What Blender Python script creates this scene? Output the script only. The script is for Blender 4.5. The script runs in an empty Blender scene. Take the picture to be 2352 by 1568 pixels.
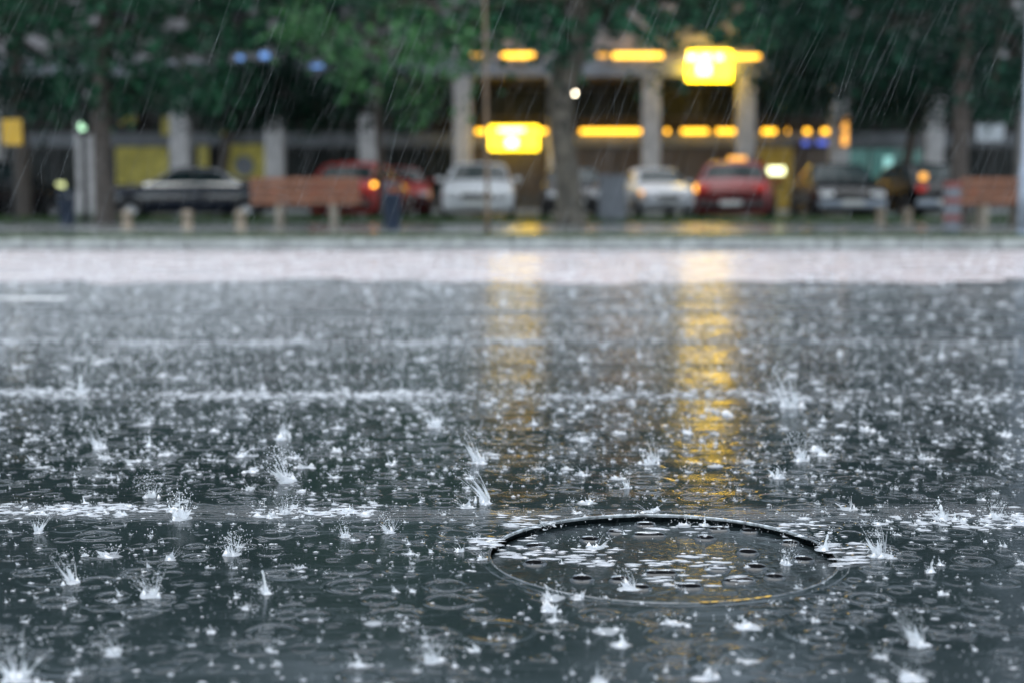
import bpy, bmesh, math, random
import numpy as np
from mathutils import Vector, Matrix, Euler

SC = bpy.context.scene
COL = SC.collection
R = math.radians
rnd = random.Random(7)
H = 0.69                      # eye height of the crouching photographer
F = 3266.67                   # 50 mm lens on a 2352 px wide frame
TH = math.atan(341 / F)       # pitch down

def at(u, v, Y):
    "point at distance Y whose image lies at (u, v) of a 2352 x 1568 picture"
    a = (784 - v) / F
    dy = math.cos(TH) + a * math.sin(TH)
    dz = -math.sin(TH) + a * math.cos(TH)
    k = Y / dy
    return Vector(((u - 1176) / F * k, Y, H + dz * k))

def onground(u, v, z=0.0):
    a = (784 - v) / F
    dy = math.cos(TH) + a * math.sin(TH)
    dz = -math.sin(TH) + a * math.cos(TH)
    k = (z - H) / dz
    return Vector(((u - 1176) / F * k, dy * k, z))

# ------------------------------------------------------------------ objects
def tag(o, label=None, cat=None, group=None, kind=None):
    if label: o['label'] = label
    if cat: o['category'] = cat
    if group: o['group'] = group
    if kind: o['kind'] = kind
    return o

def empty(name, loc=(0, 0, 0), rz=0.0, label=None, cat=None, group=None):
    o = bpy.data.objects.new(name, None)
    o.empty_display_size = 0.2
    COL.objects.link(o)
    o.location = loc
    o.rotation_euler = (0, 0, rz)
    return tag(o, label, cat, group)

def copy_tree(o, parent=None):
    c = o.copy()
    COL.objects.link(c)
    if parent: c.parent = parent
    for ch in [x for x in bpy.data.objects if x.parent == o]:
        copy_tree(ch, c)
    return c

class MB:
    def __init__(s):
        s.v = []; s.f = []
    def add(s, vs, fs):
        b = len(s.v)
        s.v.extend([tuple(p) for p in vs])
        s.f.extend([tuple(b + i for i in f) for f in fs])
        return s
    def box(s, c, d, rz=0.0, bev=0.0, rx=0.0):
        bm = bmesh.new()
        bmesh.ops.create_cube(bm, size=1.0)
        bmesh.ops.scale(bm, vec=d, verts=bm.verts)
        if bev > 0:
            bmesh.ops.bevel(bm, geom=list(bm.edges), offset=min(bev, min(d) * .45), segments=2, affect='EDGES', profile=.6)
        m = Matrix.Translation(Vector(c)) @ Euler((rx, 0, rz)).to_matrix().to_4x4()
        bmesh.ops.transform(bm, matrix=m, verts=bm.verts)
        bm.verts.index_update()
        s.add([v.co[:] for v in bm.verts], [[v.index for v in f.verts] for f in bm.faces])
        bm.free()
        return s
    def tube(s, pts, rad, n=10, caps=True):
        pts = [Vector(p) for p in pts]
        if not hasattr(rad, '__len__'): rad = [rad] * len(pts)
        rings = []
        for i, p in enumerate(pts):
            d = (pts[min(i + 1, len(pts) - 1)] - pts[max(i - 1, 0)])
            if d.length < 1e-9: d = Vector((0, 0, 1))
            d.normalize()
            a = Vector((1, 0, 0)) if abs(d.x) < .8 else Vector((0, 1, 0))
            e1 = d.cross(a).normalized(); e2 = d.cross(e1)
            rings.append([p + (e1 * math.cos(t) + e2 * math.sin(t)) * rad[i] for t in [2 * math.pi * k / n for k in range(n)]])
        b = len(s.v)
        for r in rings: s.v.extend([tuple(q) for q in r])
        for i in range(len(pts) - 1):
            for k in range(n):
                k2 = (k + 1) % n
                s.f.append((b + i * n + k, b + i * n + k2, b + (i + 1) * n + k2, b + (i + 1) * n + k))
        if caps:
            s.f.append(tuple(b + k for k in reversed(range(n))))
            s.f.append(tuple(b + (len(pts) - 1) * n + k for k in range(n)))
        return s
    def lathe(s, prof, c=(0, 0, 0), n=24, axis='z'):
        b = len(s.v)
        for r, z in prof:
            for k in range(n):
                t = 2 * math.pi * k / n
                p = (r * math.cos(t), r * math.sin(t), z)
                if axis == 'y': p = (p[0], p[2], p[1])
                s.v.append((c[0] + p[0], c[1] + p[1], c[2] + p[2]))
        for i in range(len(prof) - 1):
            for k in range(n):
                k2 = (k + 1) % n
                s.f.append((b + i * n + k, b + i * n + k2, b + (i + 1) * n + k2, b + (i + 1) * n + k))
        return s
    def ball(s, c, r, sub=1, sc=(1, 1, 1)):
        bm = bmesh.new()
        bmesh.ops.create_icosphere(bm, subdivisions=sub, radius=r)
        bm.verts.index_update()
        s.add([(v.co.x * sc[0] + c[0], v.co.y * sc[1] + c[1], v.co.z * sc[2] + c[2]) for v in bm.verts],
              [[v.index for v in f.verts] for f in bm.faces])
        bm.free()
        return s
    def build(s, name, mat, parent=None, smooth=False, loc=None):
        me = bpy.data.meshes.new(name)
        me.from_pydata(s.v, [], s.f)
        if mat: me.materials.append(mat)
        if smooth:
            me.polygons.foreach_set('use_smooth', [True] * len(me.polygons))
        me.update()
        o = bpy.data.objects.new(name, me)
        COL.objects.link(o)
        if parent: o.parent = parent
        if loc: o.location = loc
        return o

# ------------------------------------------------------------------ materials
def nodes(name):
    m = bpy.data.materials.new(name)
    m.use_nodes = True
    nt = m.node_tree
    return m, nt, nt.nodes['Principled BSDF']

def N(nt, t, **kw):
    n = nt.nodes.new(t)
    for k, v in kw.items():
        if k in n.inputs.keys(): n.inputs[k].default_value = v
        else: setattr(n, k, v)
    return n

def ramp(nt, fac, a, b, p0=.35, p1=.65):
    r = nt.nodes.new('ShaderNodeValToRGB')
    r.color_ramp.elements[0].position = p0; r.color_ramp.elements[1].position = p1
    r.color_ramp.elements[0].color = (*a, 1) if len(a) == 3 else a
    r.color_ramp.elements[1].color = (*b, 1) if len(b) == 3 else b
    nt.links.new(fac, r.inputs[0])
    return r.outputs[0]

def mk(name, col, rough=.6, var=.25, scale=6.0, metal=0.0, coat=0.0, bump=0.0, spec=.5, alpha=1.0):
    m, nt, p = nodes(name)
    tc = N(nt, 'ShaderNodeTexCoord')
    no = N(nt, 'ShaderNodeTexNoise', Scale=scale, Detail=6.0)
    nt.links.new(tc.outputs['Object'], no.inputs['Vector'])
    lo = tuple(c * (1 - var) for c in col); hi = tuple(min(1, c * (1 + var)) for c in col)
    nt.links.new(ramp(nt, no.outputs['Fac'], lo, hi), p.inputs['Base Color'])
    p.inputs['Roughness'].default_value = rough
    p.inputs['Metallic'].default_value = metal
    p.inputs['Coat Weight'].default_value = coat
    p.inputs['Coat Roughness'].default_value = .06
    p.inputs['Specular IOR Level'].default_value = spec
    if bump:
        b = N(nt, 'ShaderNodeBump', Strength=bump, Distance=.02)
        nt.links.new(no.outputs['Fac'], b.inputs['Height'])
        nt.links.new(b.outputs[0], p.inputs['Normal'])
    return m

def emit(name, col, strength, base=(.5, .4, .1)):
    m, nt, p = nodes(name)
    p.inputs['Base Color'].default_value = (*base, 1)
    p.inputs['Emission Color'].default_value = (*col, 1)
    p.inputs['Emission Strength'].default_value = strength
    p.inputs['Roughness'].default_value = .3
    return m

def math_n(nt, op, a, b=None, c=None):
    n = nt.nodes.new('ShaderNodeMath'); n.operation = op
    for i, x in enumerate((a, b, c)):
        if x is None: continue
        if isinstance(x, (int, float)): n.inputs[i].default_value = x
        else: nt.links.new(x, n.inputs[i])
    return n.outputs[0]

def ripple_height(nt, vec, scale, amp, seed, keep=.5):
    "raindrop ripple rings: one ring system per cell, of random age"
    mp = N(nt, 'ShaderNodeMapping'); mp.inputs['Location'].default_value = (seed * 3.1, seed * 1.7, 0)
    nt.links.new(vec, mp.inputs['Vector'])
    vo = N(nt, 'ShaderNodeTexVoronoi', voronoi_dimensions='2D', Scale=scale)
    nt.links.new(mp.outputs[0], vo.inputs['Vector'])
    sp = N(nt, 'ShaderNodeSeparateColor'); nt.links.new(vo.outputs['Color'], sp.inputs[0])
    d = vo.outputs['Distance']
    rad = math_n(nt, 'MULTIPLY_ADD', sp.outputs[0], .42, .05)
    x = math_n(nt, 'SUBTRACT', d, rad)
    wv = math_n(nt, 'COSINE', math_n(nt, 'MULTIPLY', x, 30.0))
    env = math_n(nt, 'EXPONENT', math_n(nt, 'MULTIPLY', math_n(nt, 'MULTIPLY', x, x), -90.0))
    on = math_n(nt, 'GREATER_THAN', sp.outputs[1], 1 - keep)
    h = math_n(nt, 'MULTIPLY', math_n(nt, 'MULTIPLY', wv, env), on)
    return math_n(nt, 'MULTIPLY', h, amp)

def wet_asphalt(name, dark, light, ridges=(), ripple=1.0, rough=(.10, .30), grain=1.0, wave=1.0, bands=False):
    m, nt, p = nodes(name)
    tc = N(nt, 'ShaderNodeTexCoord')
    vec = tc.outputs['Object']
    big = N(nt, 'ShaderNodeTexNoise', Scale=1.3, Detail=5.0)
    nt.links.new(vec, big.inputs['Vector'])
    fine = N(nt, 'ShaderNodeTexNoise', Scale=160.0, Detail=4.0, Roughness=.7)
    nt.links.new(vec, fine.inputs['Vector'])
    agg = N(nt, 'ShaderNodeTexVoronoi', Scale=110.0)
    nt.links.new(vec, agg.inputs['Vector'])
    f = math_n(nt, 'ADD', math_n(nt, 'MULTIPLY', fine.outputs['Fac'], .7), math_n(nt, 'MULTIPLY', big.outputs['Fac'], .3))
    nt.links.new(ramp(nt, f, dark, light, .36, .66), p.inputs['Base Color'])
    nt.links.new(ramp(nt, big.outputs['Fac'], (rough[0],) * 3, (rough[1],) * 3, .4, .62), p.inputs['Roughness'])
    p.inputs['IOR'].default_value = 1.37
    if bands:
        sy = N(nt, 'ShaderNodeSeparateXYZ'); nt.links.new(vec, sy.inputs[0])
        mr = N(nt, 'ShaderNodeMapRange'); mr.interpolation_type = 'SMOOTHSTEP'
        mr.inputs['From Min'].default_value = 3.4; mr.inputs['From Max'].default_value = 6.5; mr.inputs['To Min'].default_value = .0; mr.inputs['To Max'].default_value = 1
        nt.links.new(sy.outputs[1], mr.inputs['Value'])
        mb_ = N(nt, 'ShaderNodeMapping'); mb_.inputs['Scale'].default_value = (.10, 1.0, 1); nt.links.new(vec, mb_.inputs['Vector'])
        nb = N(nt, 'ShaderNodeTexNoise', Scale=1.9, Detail=4.0); nt.links.new(mb_.outputs[0], nb.inputs['Vector'])
        band = math_n(nt, 'MULTIPLY', ramp(nt, nb.outputs['Fac'], (0,) * 3, (1,) * 3, .47, .62), mr.outputs[0])
        nt.links.new(math_n(nt, 'MULTIPLY_ADD', band, .20, ramp(nt, big.outputs['Fac'], (rough[0],) * 3, (rough[1],) * 3, .4, .62)), p.inputs['Roughness'])
    # the film of water: long low waves, ripple rings, and the aggregate showing through
    mp = N(nt, 'ShaderNodeMapping'); mp.inputs['Scale'].default_value = (.22, 1.5, 1)
    nt.links.new(vec, mp.inputs['Vector'])
    w1 = N(nt, 'ShaderNodeTexNoise', Scale=9.0, Detail=3.0); nt.links.new(mp.outputs[0], w1.inputs['Vector'])
    w2 = N(nt, 'ShaderNodeTexNoise', Scale=38.0, Detail=3.0); nt.links.new(mp.outputs[0], w2.inputs['Vector'])
    h = math_n(nt, 'ADD', math_n(nt, 'MULTIPLY', w1.outputs['Fac'], .0020 * wave), math_n(nt, 'MULTIPLY', w2.outputs['Fac'], .0006 * wave))
    mp0 = N(nt, 'ShaderNodeMapping'); mp0.inputs['Scale'].default_value = (.05, 1.0, 1)
    nt.links.new(vec, mp0.inputs['Vector'])
    w0 = N(nt, 'ShaderNodeTexNoise', Scale=3.0, Detail=2.0); nt.links.new(mp0.outputs[0], w0.inputs['Vector'])
    h = math_n(nt, 'ADD', h, math_n(nt, 'MULTIPLY', w0.outputs['Fac'], .011 * wave))
    h = math_n(nt, 'ADD', h, math_n(nt, 'MULTIPLY', fine.outputs['Fac'], .00016 * grain))
    h = math_n(nt, 'ADD', h, math_n(nt, 'MULTIPLY', agg.outputs['Distance'], .00012 * grain))
    if ripple:
        h = math_n(nt, 'ADD', h, ripple_height(nt, vec, 11.0, .0011 * ripple, 1, .5))
        h = math_n(nt, 'ADD', h, ripple_height(nt, vec, 19.0, .0007 * ripple, 2, .5))
        h = math_n(nt, 'ADD', h, ripple_height(nt, vec, 6.0, .0007 * ripple, 3, .35))
    if ridges:
        sx = N(nt, 'ShaderNodeSeparateXYZ'); nt.links.new(vec, sx.inputs[0])
        mw = N(nt, 'ShaderNodeTexNoise', Scale=.5, Detail=2.0); nt.links.new(vec, mw.inputs['Vector'])
        y = math_n(nt, 'ADD', sx.outputs[1], math_n(nt, 'MULTIPLY', math_n(nt, 'SUBTRACT', mw.outputs['Fac'], .5), .35))
        for (y0, wd, amp) in ridges:
            e = math_n(nt, 'DIVIDE', math_n(nt, 'SUBTRACT', y, y0), wd)
            g = math_n(nt, 'EXPONENT', math_n(nt, 'MULTIPLY', math_n(nt, 'MULTIPLY', e, e), -1.0))
            br = ramp(nt, w2.outputs['Fac'], (.1,) * 3, (1,) * 3, .42, .6)
            h = math_n(nt, 'ADD', h, math_n(nt, 'MULTIPLY', math_n(nt, 'MULTIPLY', g, amp), br))
    b = N(nt, 'ShaderNodeBump', Strength=1.0, Distance=1.0)
    nt.links.new(h, b.inputs['Height'])
    nt.links.new(b.outputs[0], p.inputs['Normal'])
    return m

def water_white(name, alpha, col=(.92, .95, .98)):
    "torn white water: part clear, part scattering"
    m = bpy.data.materials.new(name); m.use_nodes = True
    nt = m.node_tree; nt.nodes.clear()
    out = N(nt, 'ShaderNodeOutputMaterial')
    tr = N(nt, 'ShaderNodeBsdfTransparent')
    di = N(nt, 'ShaderNodeBsdfDiffuse', Color=(*col, 1))
    tl = N(nt, 'ShaderNodeBsdfTranslucent', Color=(*col, 1))
    gl = N(nt, 'ShaderNodeBsdfGlossy', Color=(1, 1, 1, 1), Roughness=.15)
    m1 = N(nt, 'ShaderNodeMixShader', Fac=.5); nt.links.new(di.outputs[0], m1.inputs[1]); nt.links.new(tl.outputs[0], m1.inputs[2])
    m2 = N(nt, 'ShaderNodeMixShader', Fac=.25); nt.links.new(m1.outputs[0], m2.inputs[1]); nt.links.new(gl.outputs[0], m2.inputs[2])
    m3 = N(nt, 'ShaderNodeMixShader', Fac=alpha); nt.links.new(tr.outputs[0], m3.inputs[1]); nt.links.new(m2.outputs[0], m3.inputs[2])
    nt.links.new(m3.outputs[0], out.inputs['Surface'])
    return m

def leaf_mat(name, dark, light):
    m = bpy.data.materials.new(name); m.use_nodes = True
    nt = m.node_tree; nt.nodes.clear()
    out = N(nt, 'ShaderNodeOutputMaterial')
    ge = N(nt, 'ShaderNodeNewGeometry')
    c = ramp(nt, ge.outputs['Random Per Island'], dark, light, .1, .95)
    p = N(nt, 'ShaderNodeBsdfPrincipled', Roughness=.55); p.inputs['Specular IOR Level'].default_value = .25; nt.links.new(c, p.inputs['Base Color'])
    tl = N(nt, 'ShaderNodeBsdfTranslucent'); nt.links.new(c, tl.inputs['Color'])
    mx = N(nt, 'ShaderNodeMixShader', Fac=.35)
    nt.links.new(p.outputs[0], mx.inputs[1]); nt.links.new(tl.outputs[0], mx.inputs[2])
    nt.links.new(mx.outputs[0], out.inputs['Surface'])
    return m

M = dict(
    road=wet_asphalt('wet_asphalt', (.004, .0075, .008), (.026, .037, .040), rough=(.075, .125), bands=True,
                     ridges=((3.02, .05, .006), (4.84, .07, .009), (6.6, .09, .011), (8.3, .12, .011))),
    lane=wet_asphalt('wet_concrete_lane', (.45, .385, .38), (.66, .57, .56), ripple=.6, rough=(.10, .28), grain=.6),
    pave=wet_asphalt('wet_paving', (.17, .18, .175), (.29, .30, .285), ripple=.3, rough=(.05, .32), grain=.5),
    lot=wet_asphalt('wet_parking_asphalt', (.022, .026, .026), (.05, .055, .054), ripple=.3, rough=(.1, .35), grain=.5),
    gutter_shade=wet_asphalt('wet_gutter_shade', (.10, .10, .105), (.19, .185, .19), ripple=.5, rough=(.1, .3), grain=.6),
    rim_yellow=mk('mottled_yellow', (.75, .42, .06), .35, .5, 60),
    dull_iron=mk('dull_iron', (.12, .13, .135), .2, .5, 50, metal=.4),
    soil=mk('far_ground', (.05, .055, .05), .8),
    kerb=mk('kerb_concrete', (.36, .37, .35), .55, .3, 9, bump=.3),
    paint=mk('road_paint', (.86, .86, .85), .4, .15, 20),
    iron=mk('wet_cast_iron', (.010, .015, .016), .13, .5, 40, bump=.15, spec=.6),
    pit=mk('pit_dark', (.004, .004, .005), .5, .2),
    rim=mk('wet_iron_glint', (.30, .32, .33), .16, .5, 60, metal=.7),
    splash=water_white('torn_water', .78),
    splash_thin=water_white('thin_torn_water', .55),
    rain=water_white('falling_water', .085),
    bubble_and_glint=water_white('bubble_glint_water', .8, (.9, .92, .95)),
    bark=mk('bark', (.075, .06, .05), .8, .5, 14, bump=.6),
    bark_pale=mk('mottled_bark', (.10, .085, .065), .75, .6, 7, bump=.5),
    leaf=leaf_mat('leaves', (.007, .038, .024), (.044, .170, .084)),
    leaf2=leaf_mat('leaves_dark', (.005, .027, .020), (.025, .100, .060)),
    leaf3=leaf_mat('leaves_skylit', (.022, .085, .035), (.085, .225, .078)),  # lighter leaf green, with the open-sky light put into the colour
    grass=leaf_mat('grass_blades', (.03, .07, .02), (.09, .15, .05)),
    stone=mk('pale_stone', (.43, .415, .41), .7, .2, 3, bump=.2),
    upper=mk('upper_render', (.25, .235, .235), .75, .18, 1.2),
    fascia=mk('grey_fascia', (.23, .25, .28), .5, .2, 2),
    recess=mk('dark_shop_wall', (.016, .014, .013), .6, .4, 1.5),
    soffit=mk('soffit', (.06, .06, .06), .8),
    wframe=mk('window_frame_metal', (.07, .07, .075), .4),
    glass=mk('dark_glass', (.014, .020, .021), .4, .3, 2, spec=.25),
    glass_warm=emit('lit_window_warm', (.30, .16, .09), .018, (.05, .04, .03)),
    glass_teal=emit('lit_window_teal', (.10, .30, .28), .14, (.04, .1, .1)),
    glass_teal2=emit('lit_screen_teal', (.35, .75, .72), .4, (.1, .2, .2)),
    yellow_panel=mk('yellow_poster', (.62, .52, .10), .5, .25, 2.2),
    strip=emit('yellow_strip_light', (1.0, .46, .025), 2.0),
    strip_dim=emit('amber_strip_light', (1.0, .42, .03), .6),
    sign_y=emit('yellow_lightbox', (1.0, .62, .010), 6.0),
    sign_y2=emit('yellow_lightbox_soft', (1.0, .62, .012), 2.8),
    sign_w=emit('white_lightbox', (1.0, .95, .70), 1.5),
    sign_dot=mk('dark_mark', (.02, .015, .04), .5),
    amber=emit('amber_lamp', (1.0, .42, .04), 2.6),
    amber_dim=emit('amber_lamp_dim', (1.0, .40, .06), .7),
    blue=emit('blue_lightbox', (.20, .45, 1.0), .4, (.1, .2, .5)),
    blue_dim=emit('blue_sign_dim', (.10, .16, .7), .5, (.1, .1, .4)),
    screen=emit('pale_screen', (.95, 1.0, .55), 1.6),
    screen_dim=emit('pale_screen_dim', (.85, .95, .45), .55),
    globe=emit('globe_glass', (1.0, .85, .62), 14.0),
    green_sig=emit('green_signal', (.55, 1.0, .68), 1.0),
    pale_panel=mk('white_panel', (.62, .66, .70), .5, .1),
    ochre=mk('ochre_plate', (.55, .32, .02), .5, .15),
    wood=mk('bench_wood', (.20, .070, .028), .45, .35, 12, bump=.2),
    concrete=mk('bench_concrete', (.27, .23, .18), .7, .2, 9),
    bollard=mk('tan_stone', (.28, .22, .16), .7, .2, 12),
    binblue=mk('dark_blue_metal', (.018, .030, .055), .4, .2),
    metal_grey=mk('grey_metal', (.30, .34, .40), .4, .15, 4, metal=.3),
    rust=mk('brown_metal', (.14, .09, .05), .5, .3, 10),
    cabinet=mk('grey_cabinet', (.15, .16, .18), .6, .15),
    redband=mk('red_band', (.22, .05, .04), .5, .2),
    tyre=mk('tyre_rubber', (.012, .012, .013), .7),
    rimm=mk('wheel_metal', (.40, .41, .43), .3, .1, metal=.7),
    carglass=mk('car_glass', (.012, .028, .030), .12, .1, spec=.14),
    trim=mk('black_trim', (.015, .015, .016), .5),
    bright_metal=mk('bright_metal', (.6, .62, .66), .15, .05, metal=.9),
    headlamp=mk('headlamp_glass', (.72, .74, .78), .15, .1, spec=.8),
    tail=emit('tail_lamp', (1.0, .05, .03), .06, (.45, .015, .012)),
    plate=mk('number_plate', (.66, .66, .64), .4, .1),
    p_white=mk('white_paint', (.70, .72, .75), .25, .04, 2, coat=.25, spec=.3),
    p_silver=mk('silver_paint', (.45, .47, .50), .25, .05, 2, metal=.5, coat=.25, spec=.3),
    p_dgrey=mk('dark_grey_paint', (.035, .038, .042), .25, .05, 2, coat=.25, spec=.3),
    p_navy=mk('navy_paint', (.012, .018, .034), .2, .1, 2, coat=1, spec=.5),
    p_black=mk('black_paint', (.008, .009, .010), .25, .1, 2, coat=.25, spec=.3),
    p_red=mk('red_paint', (.40, .016, .010), .28, .08, 2, coat=.25, spec=.3),
    p_maroon=mk('maroon_paint', (.25, .010, .011), .28, .1, 2, coat=.25, spec=.3),
)

# ------------------------------------------------------------------ ground
MH = onground(1520, 1272)                    # centre of the manhole
MHR = .352                                   # outer radius of its frame

def sheet(name, x0, x1, y0, y1, z, mat):
    o = MB().add([(x0, y0, z), (x1, y0, z), (x1, y1, z), (x0, y1, z)], [(0, 1, 2, 3)]).build(name, mat)
    return tag(o, kind='structure')

sheet('ground', -400, 400, -200, 900, -.22, M['soil'])

def road_with_hole():
    bm = bmesh.new()
    def loop(pts):
        vs = [bm.verts.new(p) for p in pts]
        return [bm.edges.new((vs[i], vs[(i + 1) % len(vs)])) for i in range(len(vs))]
    es = loop([(-70, -12, 0), (70, -12, 0), (70, 12.0, 0), (-70, 12.0, 0)])
    es += loop([(MH.x + MHR * math.cos(t), MH.y + MHR * math.sin(t), 0) for t in [2 * math.pi * k / 96 for k in range(96)]])
    bmesh.ops.triangle_fill(bm, use_beauty=True, edges=es)
    for f in bm.faces:
        if f.normal.z < 0: f.normal_flip()
    me = bpy.data.meshes.new('road'); bm.to_mesh(me); bm.free()
    me.materials.append(M['road'])
    o = bpy.data.objects.new('road', me); COL.objects.link(o)
    tag(o, kind='structure')
road_with_hole()
lm_ = MB(); nx_ = 700
lm_.v = [(-70 + 140 * i / nx_, 11.0 + rnd.uniform(-.2, .2) + .38 * math.sin(i * .37) * math.sin(i * .113) + .22 * math.sin(i * 1.3) * math.sin(i * .71), .004) for i in range(nx_ + 1)] + [(-70 + 140 * i / nx_, 17.5, .004) for i in range(nx_ + 1)]
lm_.f = [(i, i + 1, nx_ + 2 + i, nx_ + 1 + i) for i in range(nx_)]
tag(lm_.build('concrete_lane', M['lane']), kind='structure')
sheet('gutter_shade', -70, 70, 16.95, 17.5, .008, M['gutter_shade'])  # strip at the kerb foot; the dark reflection there is put into its grey
sheet('pavement', -70, 70, 17.68, 30.0, .12, M['pave'])
sheet('parking_road', -70, 70, 30.0, 47.2, .01, M['lot'])
sheet('arcade_floor', -70, 70, 47.2, 60.0, .13, M['pave'])
kb = MB()
x = -40.0
while x < 40:
    kb.box((x + .5, 17.59, .02), (.988, .18, .21), bev=.015); x += 1.0
tag(kb.build('kerb', M['kerb']), kind='structure')
kb = MB()
kb.box((0, 30.02, .0), (140, .16, .236), bev=.01); kb.box((0, 47.1, .02), (140, .16, .23), bev=.01)
tag(kb.build('parking_kerb', M['kerb']), kind='structure')
# lane dash on the left
d0 = onground(-330, 685); d1 = onground(163, 685)
lm = MB()
for k in range(3):
    xa = d0.x - k * 5.0; xb = d1.x - k * 5.0 if k else d1.x
    lm.add([(xa, 9.18, .004), (xb, 9.18, .004), (xb, 9.36, .004), (xa, 9.36, .004)], [(0, 1, 2, 3)])
    if k == 0: xa0 = xa
tag(lm.build('lane_marking', M['paint']), kind='structure')

# ------------------------------------------------------------------ manhole
mh = empty('manhole_cover', (MH.x, MH.y, 0), 0, 'round cast iron manhole cover with slots, sunk in the wet road', 'manhole')
MB().lathe([(.3525, -.02), (.3525, .0003), (.349, .0008), (.334, .0008)], n=128).build('frame_ring', M['road'], mh, smooth=True)
def arc_lathe(prof, a0, a1, n):
    mb = MB()
    for r, z in prof:
        for k in range(n + 1):
            t = R(a0 + (a1 - a0) * k / n); mb.v.append((r * math.cos(t), r * math.sin(t), z))
    for i in range(len(prof) - 1):
        for k in range(n): mb.f.append((i * (n + 1) + k, i * (n + 1) + k + 1, (i + 1) * (n + 1) + k + 1, (i + 1) * (n + 1) + k))
    return mb
lip = [(.334, .0007)] + [(.3315 + .0025 * math.cos(t), .0006 + .0030 * math.sin(t)) for t in [math.pi * k / 8 for k in range(9)]] + [(.329, -.003)]
arc_lathe(lip, 22, 158, 90).build('lip_glint', M['rim'], mh, smooth=True)  # brighter metal on the far arc: its sky highlight is put into the material
arc_lathe([(r, z * .6) for r, z in lip], 158, 382, 120).build('near_lip', M['dull_iron'], mh, smooth=True)  # darker copy of the same lip, with that highlight left out
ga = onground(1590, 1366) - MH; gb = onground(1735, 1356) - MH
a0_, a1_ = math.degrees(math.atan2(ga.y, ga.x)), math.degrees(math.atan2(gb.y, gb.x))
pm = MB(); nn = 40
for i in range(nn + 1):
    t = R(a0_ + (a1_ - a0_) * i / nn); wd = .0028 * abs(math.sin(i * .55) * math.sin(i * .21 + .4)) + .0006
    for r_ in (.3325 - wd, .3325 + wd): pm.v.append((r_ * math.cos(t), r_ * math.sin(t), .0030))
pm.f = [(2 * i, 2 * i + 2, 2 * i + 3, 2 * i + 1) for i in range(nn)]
pm.build('yellow_mark', M['rim_yellow'], mh)  # thin yellow arc of uneven width along the near lip
def cover():
    bm = bmesh.new()
    Z = -.0125
    def loop(pts):
        vs = [bm.verts.new(p) for p in pts]
        return vs, [bm.edges.new((vs[i], vs[(i + 1) % len(vs)])) for i in range(len(vs))]
    RO = .3285
    flat = [(RO * math.cos(t), RO * math.sin(t)) for t in [2 * math.pi * k / 96 for k in range(96)]]
    holes = []
    slots = [  # x, y in the 2352 x 730 close-up, width there, tilt
        (480, 335, 46, 0), (480, 420, 46, 0), (890, 262, 62, 0), (1040, 225, 84, 0), (1060, 278, 150, 0), (1345, 293, 46, 0),
        (1410, 248, 92, 0), (1570, 258, 72, 0), (1775, 318, 62, 0), (1560, 365, 58, 0), (1410, 447, 58, 0), (1840, 402, 56, 0),
        (915, 503, 92, .35), (1120, 472, 150, 0), (1010, 545, 96, 0), (1265, 540, 112, 0), (1515, 510, 146, .2), (1695, 490, 84, .2),
        (720, 500, 50, 0), (1600, 440, 50, 0), (760, 300, 50, 0)]
    lips, wells = [], []
    for (sx, sy, w, tilt) in slots:
        g = onground((1100 + sx * .4932) * .91875, (1200 + sy * .4932) * .91875, Z) - MH
        hw = w * .4932 * .91875 / F * (g.y + MH.y) / 2
        hd = .0145 if w > 60 else .017
        n = 16; lp = []
        for k in range(n):
            t = 2 * math.pi * k / n
            cx = max(0, hw - hd) * (1 if math.cos(t) > 0 else -1)
            px, py = cx + hd * math.cos(t), hd * math.sin(t)
            c, s_ = math.cos(tilt), math.sin(tilt)
            lp.append((g.x + px * c - py * s_, g.y + px * s_ + py * c, g.x, g.y))
        def off(q, e):
            dx, dy = q[0] - q[2], q[1] - q[3]; l = math.hypot(dx, dy) or 1
            return q[0] + dx / l * e, q[1] + dy / l * e
        v0 = [off(q, .008) for q in lp]
        holes.append(v0)
        lips.append((v0, [[(*off(q, .004), Z + .0040) for q in lp], [(*off(q, .001), Z + .002) for q in lp]], lp))
    from mathutils.geometry import delaunay_2d_cdt
    pts = list(flat); edges = [(i, (i + 1) % 96) for i in range(96)]
    for h_ in holes:
        n0 = len(pts); pts += h_; edges += [(n0 + i, n0 + (i + 1) % len(h_)) for i in range(len(h_))]
    ov, oe, of = delaunay_2d_cdt([Vector(p) for p in pts], edges, [], 0, 1e-7)[:3]
    def inside(c, poly):
        r_ = False
        for i in range(len(poly)):
            (x0, y0), (x1, y1) = poly[i], poly[i - 1]
            if (y0 > c[1]) != (y1 > c[1]) and c[0] < (x1 - x0) * (c[1] - y0) / (y1 - y0) + x0: r_ = not r_
        return r_
    bv = [bm.verts.new((p.x, p.y, Z)) for p in ov]
    for f in of:
        c = sum((ov[i] for i in f), Vector((0, 0))) / len(f)
        if any(inside(c, h_) for h_ in holes): continue
        bm.faces.new([bv[i] for i in f])
    for v0, rings, lp in lips:
        prev = [bm.verts.new((*q, Z)) for q in v0]
        for ri, rg in enumerate(rings):
            cur = [bm.verts.new(p) for p in rg]
            for i in range(len(cur)):
                j = (i + 1) % len(cur)
                f = bm.faces.new((prev[i], prev[j], cur[j], cur[i])); f.smooth = True; f.material_index = 1 if (ri == 1 and 2 < i < 14 - 8 + 0) else 0  # brighter metal on the far inner slope paints the water's highlight
            prev = cur
        n = len(lp)
        top = rings[-1]; bot = [(q[0], q[1], Z - .05) for q in lp]
        pit = MB()
        pit.add(top + bot, [(i, (i + 1) % n, n + (i + 1) % n, n + i) for i in range(n)] + [tuple(n + i for i in range(n))])
        pit.build('slot', M['pit'], mh)
    bmesh.ops.recalc_face_normals(bm, faces=bm.faces)
    me = bpy.data.meshes.new('cover_plate'); bm.to_mesh(me); bm.free()
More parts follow.
